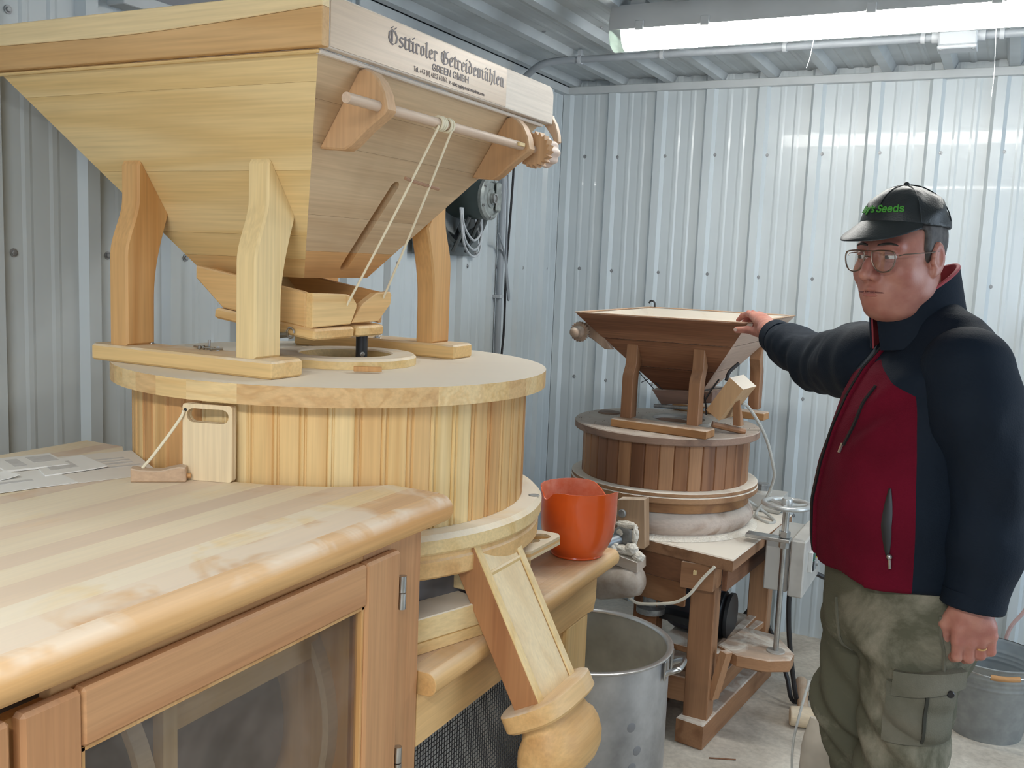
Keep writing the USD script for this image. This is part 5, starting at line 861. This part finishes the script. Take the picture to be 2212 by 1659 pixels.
# collar
def coll(top, r_in=0.):
    out = []
    for a in np.radians(np.linspace(15, 345, 48)):
        ca_, sa = math.cos(a), math.sin(a)
        if top: out.append(bw(.026+(.088-r_in)*ca_, -.024+(.070-r_in)*sa, 1.560-.058*ca_))
        else: out.append(bw(.008+(.098-r_in)*ca_, -.016+(.092-r_in)*sa, 1.456-.022*ca_))
    return np.array(out)
def band(a, b, c, d):   # open shell with thickness
    n = len(a); v = np.vstack([a, b, c, d]); f = []
    for i in range(n-1):
        for u, w in ((0, 1), (1, 2), (2, 3), (3, 0)): f += [(u*n+i, u*n+i+1, w*n+i+1), (u*n+i, w*n+i+1, w*n+i)]
    f += [(0, n, 2*n), (0, 2*n, 3*n), (n-1, 3*n-1, 2*n-1), (n-1, 4*n-1, 3*n-1)]; m = tm(v, f); m.fix_normals(); return m
man.part('collar', band(coll(0), coll(1), coll(1, .0035), coll(0, .0035)), NAVY, parent=jk, smooth=50); man.part('collar_lining', band(coll(0, .004), coll(1, .004), coll(1, .0075), coll(0, .0075)), plain('red_lining', (.30, .035, .045), .8, var=.2), parent=jk, smooth=50); man.part('collar_edge', tube(coll(1, .003), .0042, 8), plain('red_piping', (.30, .045, .055), .7), parent=jk)
man.part('shirt', surfnet(lambda p: np.maximum(ell(p, bw(.015, 0, 1.44), (.062, .060, .045)), 1.41-p[:, 2]), (-.30, 2.05, 1.40), (-.02, 2.34, 1.52), .008), plain('checked_shirt', (.40, .34, .30), .8, col2=(.08, .07, .07), vscale=110), smooth=True)
# trousers
HR, HL = bw(.0, -.088, .90), bw(.0, .088, .90)
LEGL = [(-.098, 2.135, .90), (-.112, 2.130, .74), (-.115, 2.130, .50), (-.100, 2.160, .30), (-.085, 2.185, .075)]; LEGR = [(-.185, 2.275, .88), (-.214, 2.270, .76), (-.232, 2.272, .62), (-.170, 2.320, .32), (-.150, 2.355, .075)]
def trous(p):
    f, l, z = fl(p); q = (np.abs((f-.012)/.146)**2.3+np.abs(l/.172)**2.3)**(1/2.3); d = (q-1)*.158; d = smax(d, .80-z, .05); d = smax(d, z-1.0, .01)
    a = chain(p, LEGL, (.094, .090, .082, .078, .074), .03); b = chain(p, LEGR, (.092, .090, .084, .078, .074), .03); d = smin(d, smin(a, b, .018), .045)
    w = (meshkit.fbm(p*7.+3, 3, 9)-.5)*.020; w += .0085*np.exp(-((z-.60)/.15)**2)*np.sin((z*1.+(p[:, 0]*.9-p[:, 1]*.7))*62+4*meshkit.noise(p*5, 2)); w += .008*np.exp(-((z-.22)/.12)**2)*np.sin(z*75+4*meshkit.noise(p*6, 5)); w += .004*np.exp(-((z-.82)/.06)**2)*np.sin(l*50+z*40); return np.maximum(d-w, .062-z)
TR = surfnet(trous, (-.42, 1.95, .05), (.14, 2.50, 1.01), .0085)
tr = man.part('trousers', TR, OLIVE, smooth=True, label='flour-dusted olive work trousers')
def patch(m, planes, off, name, mt, parent, **k):
    q = m.copy(); q.vertices = m.vertices+np.array(m.vertex_normals)*off
    for pt, n in planes:
        q = cut(q, pt, n)
        if not len(q.faces): return
    q = tm(q.vertices, q.faces); q.merge_vertices(digits_vertex=6); n = q.vertex_normals; kk = len(q.vertices); e = trimesh.grouping.group_rows(np.sort(q.edges, 1), require_count=1); bd = q.edges[e]; f2 = [q.faces, q.faces[:, ::-1]+kk]
    f2.append(np.array([(a, a+kk, b+kk) for a, b in bd]+[(a, b+kk, b) for a, b in bd])); man.part(name, tm(np.vstack([q.vertices, q.vertices-n*(off+.002)]), np.vstack(f2)), mt, parent=parent, smooth=40, **k)
side = np.array([.25, -.97, 0]); acr = np.array([.97, .25, 0])
def win(x0, x1, z0, z1, tilt=0.): 
    c = np.array([-.082, 2.05, 0]); return [(c, side), (c+acr*x0, acr+np.array([0, 0, tilt])), (c+acr*x1, -acr-np.array([0, 0, tilt])), ((0, 0, z0), (0, 0, 1)), ((0, 0, z1), (0, 0, -1.))]
sidew = lambda x0, x1, z0, z1: [((-.085, 2.10, 0), side)]+win(x0, x1, z0, z1)[1:]
patch(TR, sidew(-.070, .065, .652, .780), .010, 'cargo_pocket', OLIVE2, tr, label='cargo pocket on the thigh'); patch(TR, [((-.085, 2.10, 0), side), ((-.085-.074, 2.1, 0), acr), ((-.085+.075, 2.10, 0), -acr), ((-.14, 2.1, .758), np.array([0, 0, 1.])-acr*.16), ((-.14, 2.1, .808), np.array([0, 0, -1.])+acr*.05)], .017, 'pocket_flap', OLIVE2, tr, label='buttoned pocket flap')
patch(TR, sidew(.002, .008, .66, .765), .015, 'pocket_pleat', plain('dark_olive', (.035, .036, .028), .9), tr); man.part('button', lathe([(0, .004), (.006, .004), (.0075, .002), (.0075, 0)], 16, T=trimesh.geometry.align_vectors([0, 0, 1], side), c=(-.030, 2.046, .772)), BLK, parent=tr)
sl_ = [(-.040, .02, .895), (-.022, .0, .86), (-.006, 0, .82), (.010, 0, .78)]
KR = cKDTree(TR.vertices)
def onp(p): d_, i = KR.query(p); return TR.vertices[i]+np.array(TR.vertex_normals[i])*.0015
man.part('pocket_seam', tube(spline([onp(q) for q in ((-.052, 2.01, .93), (-.045, 2.01, .885), (-.030, 2.01, .84), (-.010, 2.015, .80), (.004, 2.03, .775))], 5), .0035, 6), OLIVE2, parent=tr); man.part('fly_seam', tube(spline([onp(q) for q in ((-.262, 2.12, .90), (-.258, 2.115, .86), (-.245, 2.12, .82), (-.228, 2.13, .79))], 5), .0035, 6), OLIVE2, parent=tr)
SHOE = plain('brown_work_shoe', (.10, .065, .04), .6, col2=(.25, .21, .17), vscale=18)
for c, dr_ in ((LEGL[-1], FB), (LEGR[-1], np.array([-.90, -.43, 0]))):
    c = np.array(c); q = np.array([-dr_[1], dr_[0], 0]); o = np.array([c[0], c[1], 0]); man.part('shoe', surfnet(lambda p: np.maximum(smin(chain(p, (o+dr_*-.05+(0, 0, .045), o+dr_*.09+(0, 0, .042), o+dr_*.185+(0, 0, .035)), (.045, .050, .042), .02), cap_(p, o+(0, 0, .05), o+(0, 0, .12), .05, .055), .03), -p[:, 2]), o+(-.27, -.27, -.01), o+(.20, .20, .16), .009), SHOE, smooth=True)
# head
FH = np.array([-.520, -.854, 0]); 
FH = FH*math.cos(.07)+np.array([0, 0, -math.sin(.07)]); LH = np.array([.854, -.520, 0]); LH -= FH*(LH @ FH); LH /= np.linalg.norm(LH); UH = np.cross(FH, -LH); UH = UH if UH[2] > 0 else -UH
OH = np.array([-.206, 2.192, 1.634]); HM = np.c_[LH, FH, UH]
hw_ = lambda x, y, z: OH+x*LH+y*FH+z*UH
def head_local(p):
    m = p.copy(); m[:, 0] = np.abs(m[:, 0]); d = ell(p, (0, -.004, .034), (.0760, .088, .092)); d = smin(d, ell(p, (0, .030, -.036), (.064, .064, .082)), .03); d = smin(d, ell(p, (0, .040, -.080), (.057, .047, .034)), .025); d = smin(d, ell(p, (0, .077, -.095), (.026, .017, .017)), .02)
    d = smin(d, ell(m, (.053, .004, -.060), (.022, .034, .034)), .03); d = smin(d, ell(m, (.042, .058, -.034), (.026, .024, .024)), .025); d = smin(d, cap_(m, (.0, .087, .019), (.044, .073, .020), .0115, .010), .014)
    d = smax(d, -ell(m, (.033, .100, .000), (.018, .019, .0135)), .012)
    d = smin(d, chain(p, ((0, .091, .010), (0, .104, -.016), (0, .1175, -.036)), (.0075, .0095, .0118), .012), .012); d = smin(d, ell(m, (.0125, .101, -.041), (.0078, .011, .0085)), .008); d = smax(d, -ell(m, (.0062, .108, -.0485), (.0034, .0055, .004)), .003)
    d = smin(d, ell(p, (0, .078, -.068), (.036, .022, .026)), .016); d = smin(d, cap_(m, (0, .1005, -.0655), (.027, .0845, -.070), .0048, .0030), .006); d = smin(d, cap_(m, (0, .0985, -.0775), (.024, .0845, -.0755), .0062, .0040), .006); d = smax(d, -cap_(m, (0, .105, -.0708), (.030, .0845, -.0722), .0022, .0016), .003)
    lid = np.maximum(ell(m, (.033, .0785, .0), (.0150, .0150, .0140)), -(np.abs(m[:, 2]+.0002)-.0044)*-1 if False else -(np.abs(m[:, 2]+.0004)*-1+.0042)*-1)
    lid = np.maximum(ell(m, (.033, .0785, .0), (.0152, .0152, .0142)), .0034-np.abs(m[:, 2]+.0012)); d = smin(d, lid, .003)
    d = smin(d, cap_(p, (0, -.030, -.055), (0, -.050, -.20), .058, .066), .03); d = smin(d, ell(p, (0, .030, -.112), (.054, .046, .026)), .025)
    e = ell(m, (.0800, -.006, -.006), (.0085, .0185, .0335)); e = smin(e, ell(m, (.0785, .003, -.034), (.0065, .008, .010)), .006); rimr = np.linalg.norm(np.c_[(m[:, 1]+.008)/.0130, (m[:, 2]+.002)/.0255], axis=1); e = smax(e, -ell(m, (.0890, -.002, -.004), (.0070, .0105, .0205)), .004); e = smin(e, ell(m, (.0820, .012, -.012), (.005, .0045, .008)), .004); d = smin(d, e, .006)
    return d
hd = surfnet(head_local, (-.105, -.13, -.21), (.105, .135, .14), .0026); hd.vertices = OH+hd.vertices @ HM.T
if np.linalg.det(HM) < 0: hd.invert()
# hands
def finger(pts, r): return lambda p: chain(p, pts, r, .004)
def hand_mesh(prims, lo, hi, h=.0021):
    def fn(p):
        d = None
        for kind, a, k in prims:
            e = chain(p, a[0], a[1], .004) if kind == 'c' else ell(p, a[0], a[1]); d = e if d is None else smin(d, e, k)
        return d
    return surfnet(fn, lo, hi, h)
# right hand: thumb outside the front rim of the old hopper, fingers over it
Wr = np.array(SR[-1])-e0*.03
KN = [np.array(q) for q in ((-.706, 3.066, 1.447), (-.697, 3.092, 1.450), (-.688, 3.114, 1.445), (-.679, 3.132, 1.434))]
rp = [('c', ([Wr, (-.625, 2.925, 1.412), (-.640, 2.960, 1.417)], (.034, .033, .030)), .01)]
for k_, kn_ in enumerate(KN): rp.append(('c', ([(-.637+.006*k_, 2.958+.012*k_, 1.424-.005*k_), (kn_*.55+np.array([-.64, 2.97, 1.42])*.45), kn_], (.019, .018, .0138)), .014))
rp.append(('c', ([(-.645, 2.985, 1.412), (-.672, 3.035, 1.415), (-.690, 3.075, 1.428)], (.018, .020, .013)), .012))
FT_ = [((-.736, 3.118, 1.4535), (-.762, 3.150, 1.444), (-.777, 3.157, 1.428)), ((-.728, 3.140, 1.4535), (-.752, 3.172, 1.440), (-.764, 3.176, 1.421)), ((-.716, 3.158, 1.446), (-.742, 3.186, 1.430), (-.752, 3.187, 1.412)), ((-.703, 3.166, 1.434), (-.724, 3.188, 1.420), (-.733, 3.190, 1.404))]
for kn_, f_ in zip(KN, FT_): rp.append(('c', ([kn_, *f_], (.0115, .0098, .0090, .0078)), .005))
rp.append(('c', ([(-.648, 2.985, 1.402), (-.688, 3.048, 1.402), (-.7285, 3.090, 1.4035), (-.764, 3.0945, 1.4005)], (.020, .0160, .0118, .0105)), .009))
rh = hand_mesh(rp, (-.80, 2.82, 1.355), (-.56, 3.215, 1.480), .0024)
# left hand hanging, fingers curled
dl = np.array([.15, -.02, -.985]); dl /= np.linalg.norm(dl); al = np.array([.90, .40, .08]); al -= dl*(al @ dl); al /= np.linalg.norm(al); nl = np.cross(al, dl); nl = nl if nl[1] < 0 else -nl   # nl: back of the hand, towards the camera
WL = np.array(SL[-1])+np.array([-.004, -.004, .03]); LP = lambda a, n, t: WL+al*a+nl*n+dl*t
lp_ = [('c', ([LP(0, 0, -.05), LP(-.002, 0, .02), LP(-.004, .002, .05)], (.030, .030, .028)), .01)]
for k_, a_ in enumerate((-.034, -.012, .010, .030)):
    lp_.append(('c', ([LP(a_*.55, 0, .035), LP(a_*.85, .003, .070), LP(a_, .004, .098-.005*abs(k_-1))], (.0185, .0165, .0128)), .014)); t0 = .098-.005*abs(k_-1)
    lp_.append(('c', ([LP(a_, .004, t0), LP(a_*1.02, -.004, t0+.034), LP(a_*1.0, -.024, t0+.042), LP(a_*.95, -.038, t0+.030)], (.0118, .0104, .0094, .0082) if k_ < 3 else (.0105, .0092, .0084, .0074)), .0045))
lp_.append(('c', ([LP(-.026, -.006, .035), LP(-.046, -.018, .065), LP(-.046, -.030, .098), LP(-.036, -.038, .122)], (.017, .0142, .0112, .0095)), .010))
lh = hand_mesh(lp_, WL+(-.10, -.09, -.175), WL+(.11, .09, .06), .0021)
# the body under the clothes, one surface with head and hands
def hullchain(pts, rs):
    out = []
    for (a, b), (r0, r1) in zip(zip(pts[:-1], pts[1:]), zip(rs[:-1], rs[1:])):
        s = trimesh.creation.icosphere(2, 1.).vertices; out.append(hull(np.vstack([s*r0+a, s*r1+b])))
    return out
inner = hullchain([np.array(q) for q in (bw(-.04, 0, 1.47), bw(-.02, 0, 1.30), bw(0, 0, 1.05), bw(0, 0, .92))], (.045, .095, .095, .09))+hullchain([bw(-.03, 0, 1.40), *map(np.array, SL[:-1]), LP(0, 0, -.01)], (.06, .055, .05, .045, .038, .028))+hullchain([bw(-.03, 0, 1.40), *map(np.array, SR[:-1]), Wr-e0*.02, Wr], (.06, .055, .05, .042, .034, .029, .029))
for L_ in (LEGL, LEGR): inner += hullchain([bw(0, 0, .92)]+[np.array(q) for q in L_], (.085, .06, .06, .05, .045, .04))
def mf(m): return manifold3d.Manifold(manifold3d.Mesh(np.asarray(m.vertices, np.float32), np.asarray(m.faces, np.uint32)))
try:
    ms = []
    for m in [hd, rh, lh]+inner:
        m = m.copy(); m.merge_vertices(); 
        if m.volume < 0: m.invert()
        q = mf(m)
        if q.status() != manifold3d.Error.NoError: raise ValueError(q.status())
        ms.append(q)
    bo = manifold3d.Manifold.batch_boolean(ms, manifold3d.OpType.Add).to_mesh(); body = tm(np.array(bo.vert_properties[:, :3], float), np.array(bo.tri_verts))
except Exception as ex_:
    print('body union failed:', ex_); body = cat_([hd, rh, lh]+inner)
bd_ = man.part('body', body, SKIN, smooth=True, label='face, neck and hands')
def onface(x, z):
    y = np.arange(.125, .04, -.0006); d_ = head_local(np.c_[np.full(len(y), x), y, np.full(len(y), z)]); return float(y[np.argmax(d_ < 0)])
WHITE = plain('eye_white', (.62, .58, .54), .25); IRIS = plain('brown_iris', (.045, .028, .02), .2)
look_ = np.array([-.22, .95, -.14]); look_ /= np.linalg.norm(look_)
for s in (1, -1):
    ey = man.part('eye', trimesh.creation.icosphere(3, .0125).apply_translation(hw_(s*.033, .0790, -.0005)), WHITE, smooth=True)
    dirw = HM @ look_; man.part('iris', lathe([(0, .0006), (.003, .0005), (.0058, -.001), (.0062, -.0022)], 20, T=trimesh.geometry.align_vectors([0, 0, 1], dirw), c=hw_(s*.033, .0790, -.0005)+dirw*.0122), IRIS, parent=ey)
    man.part('eyebrow', tube([hw_(s*x, onface(x, z)+.0004, z) for x, z in ((.012, .0225), (.020, .0245), (.028, .0255), (.036, .0255), (.044, .0240), (.050, .0215))], (.0016, .0026, .0028, .0026, .0022, .0012), 7), HAIR)
man.part('lower_lip', tube([hw_(x, onface(x, -.0775)-.0012, -.0775+.10*0-.9*x*x) for x in np.linspace(-.018, .018, 11)], [.0012]+[.0034]*9+[.0012], 8), plain('lip_skin', (.36, .125, .10), .45)); man.part('lips', tube([hw_(x, onface(x, -.0714-.0012*abs(x)/.03)-.0002, -.0714-.0012*abs(x)/.03) for x in np.linspace(-.030, .030, 17)], [.0009]+[.0017]*15+[.0009], 6), plain('mouth_line', (.13, .04, .035), .6))
man.part('thumbnail', hull([(-.766+.007*math.cos(a), 3.0850+.001*0, 1.4015+.006*math.sin(a)) for a in np.linspace(0, 2*PI, 12)]+[(-.766+.006*math.cos(a), 3.0838, 1.4015+.005*math.sin(a)) for a in np.linspace(0, 2*PI, 12)]), plain('nail', (.62, .45, .38), .35))
man.part('wedding_ring', lathe([(.0112+.0012*math.cos(a), .0022*math.sin(a)) for a in np.linspace(0, 2*PI, 9)], 28, T=trimesh.geometry.align_vectors([0, 0, 1], LP(.0102, -.004, .098+.034)-LP(.010, .004, .098)), c=LP(.0101, .0005, .1105)), plain('gold', (.80, .52, .25), .25, 1.))
# hair, cap, glasses
def hair(p):
    d = ell(p, (0, -.004, .034), (.0795, .0920, .0950))+(meshkit.fbm(p*np.array([60, 60, 25]), 2, 3)-.5)*.006; m = p.copy(); m[:, 0] = np.abs(m[:, 0]); face = np.maximum(m[:, 1]-.035, -(m[:, 2]-.040)*-1 if False else m[:, 2]-.050); keep = np.maximum(np.minimum(.034-m[:, 1], m[:, 2]-.046) *-1, -(m[:, 2]+.012+.35*np.clip(m[:, 1]+.03, -.2, .1))); side_ = np.maximum(ell(m, (.0685, .014, .016), (.0085, .012, .034)), -1)
    zlow = np.where(m[:, 1] > .030, .052, np.where(m[:, 1] > -.005, .010, -.030)); return smin(np.maximum(d, zlow-p[:, 2]), side_, .006)
hr = surfnet(hair, (-.10, -.13, -.05), (.10, .10, .15), .0032); hr.vertices = OH+hr.vertices @ HM.T
if np.linalg.det(HM) < 0: hr.invert()
man.part('hair', hr, HAIR, smooth=True, label='short dark greying hair')
cc, cr_ = np.array([0, -.003, .050]), np.array([.0860, .0980, .0930])
def capf(p):
    w = (meshkit.fbm(p*18, 3, 12)-.5)*.010+.0035*np.sin(p[:, 2]*90+p[:, 1]*55)*np.clip((p[:, 0]-.02)/.05, 0, 1); d = ell(p, cc, cr_)-w*np.clip((p[:, 2]-.06)/.03, 0, 1); return np.maximum(d, (.058+.10*np.clip(p[:, 1], -.2, .2))-p[:, 2])
cp = surfnet(capf, (-.11, -.15, .02), (.11, .13, .17), .0034); cp.vertices = OH+cp.vertices @ HM.T
if np.linalg.det(HM) < 0: cp.invert()
c_ = man.part('cap', cp, CAPM_, smooth=True, label='dark baseball cap')
bt, bb = [], []
for q in np.linspace(0, 1, 10):
    rt = []; rb = []
    for a in np.radians(np.linspace(-64, 64, 33)):
        e = math.cos(a*.92); x0_, y0_ = .084*math.sin(a), -.003+.0955*math.cos(a); ex_ = .066*max(0, math.cos(a*1.35))**.5*q; x = x0_*(1+.10*q); y = y0_+ex_; z = .0655-.038*q*max(0, math.cos(a*1.25))-.55*(x*x)/.086*(.10+.36*q*max(0, math.cos(a*1.35)))+.006*math.cos(a); rt.append(hw_(x, y, z+.0015)); rb.append(hw_(x, y, z-.0015))
    bt.append(rt); bb.append(rb)
bt, bb = np.array(bt), np.array(bb); n1, n2 = bt.shape[:2]; v = np.vstack([bt.reshape(-1, 3), bb.reshape(-1, 3)]); f = []; N = n1*n2
for i in range(n1-1):
    for j in range(n2-1): k = i*n2+j; f += [(k, k+1, k+n2+1), (k, k+n2+1, k+n2), (N+k, N+k+n2+1, N+k+1), (N+k, N+k+n2, N+k+n2+1)]
for j in range(n2-1): k = (n1-1)*n2+j; f += [(k, k+1, N+k+1), (k, N+k+1, N+k)]
m = tm(v, f); m.fix_normals(); man.part('brim', m, CAPM_, parent=c_, smooth=60)
for k in range(6):
    a = PI/2+k*PI/3; man.part('seam', tube([hw_(*(cc+cr_*1.004*np.array([math.cos(a)*math.sin(t), math.sin(a)*math.sin(t), math.cos(t)]))) for t in np.linspace(.08, 1.38, 14)], .0013, 5), CAPM_, parent=c_)
man.part('cap_button', trimesh.creation.icosphere(2, .006).apply_translation(hw_(0, -.003, .1440)), CAPM_, parent=c_, smooth=True)
tx = meshkit.text_mesh("Ray's Seeds", .0155, .0022, True); b_ = tx.bounds; vv = tx.vertices.copy(); u = (vv[:, 0]-(b_[0][0]+b_[1][0])/2)*1.02; az = PI/2+u/.092*-1; el = .42+(vv[:, 1])/.094; rr = 1.012+vv[:, 2]/.1
dirs = np.c_[np.cos(az)*np.cos(el), np.sin(az)*np.cos(el), np.sin(el)]; dirs[:, 0] *= 1; tx.vertices = np.array([hw_(*(cc+cr_*d_*r_)) for d_, r_ in zip(dirs*np.array([-1, 1, 1]) if False else dirs, rr)]); man.part('cap_lettering', tx, plain('green_embroidery', (.06, .30, .035), .6), parent=c_, smooth=False)
WIRE = plain('glasses_wire', (.20, .15, .12), .35, .8); gl = None
LENS = mat('glasses_lens', {'t': ('transparent_bsdf', {'color': (.97, .97, .97)}), 's': ('glossy_bsdf', {'roughness': .02}), 'm': ('mix_closure', {'fac': .05})}, [('t.BSDF', 'm.closure1'), ('s.BSDF', 'm.closure2')], 'm.closure') or mat('glasses_lens', {'t': ('transparent_bsdf', {'color': (.97, .97, .97)}), 's': ('glossy_bsdf', {'roughness': .02, 'color': (.35, .35, .35)}), 'fr': ('fresnel', {'IOR': 1.45}), 'm': ('mix_closure', {})}, [('fr.fac', 'm.fac'), ('t.BSDF', 'm.closure1'), ('s.BSDF', 'm.closure2')], 'm.closure')
for s in (1, -1):
    sh_ = [(.010, .014), (.022, .0165), (.040, .0165), (.056, .0135), (.0605, .004), (.058, -.012), (.050, -.0225), (.036, -.0262), (.022, -.0225), (.012, -.010), (.0085, .004)]
    P3 = np.array([hw_(s*x, .1085-.16*max(0, x-.01)**1.5*3.2, z-.004) for x, z in sh_]); path = spline(np.vstack([P3, P3[:1]]), 5)
    r_ = man.part('glasses_rim', tube(path, .0016, 6, cap=False), WIRE) if gl is None else man.part('glasses_rim', tube(path, .0016, 6, cap=False), WIRE, parent=gl)
    gl = gl or r_
    c0 = path.mean(0); fw = HM @ np.array([0, 1., 0]); n_ = len(path)-1; vL = np.vstack([path[:-1]+fw*.0004, path[:-1]-fw*.0004, [c0+fw*.0018], [c0+fw*.0010]]); ff = []
    for i in range(n_): j = (i+1) % n_; ff += [(i, j, 2*n_), (n_+j, n_+i, 2*n_+1), (i, n_+i, n_+j), (i, n_+j, j)]
    mm = tm(vL, ff); mm.fix_normals(); man.part('lens', mm, LENS, parent=gl, smooth=40)
    man.part('temple', tube([hw_(s*x, y, z) for x, y, z in ((.0605, .093, .002), (.069, .085, .005), (.078, .060, .006), (.082, .02, .007), (.083, -.006, .009), (.084, -.02, .0))], .0012, 6), WIRE, parent=gl)
man.part('bridge', tube([hw_(x, y, z) for x, y, z in ((-.009, .1085, -.001), (-.004, .112, .001), (.004, .112, .001), (.009, .1085, -.001))], .0011, 6), WIRE, parent=gl); man.part('bridge', tube([hw_(x, .1095, .0118) for x in (-.016, 0, .016)], .0011, 6), WIRE, parent=gl)
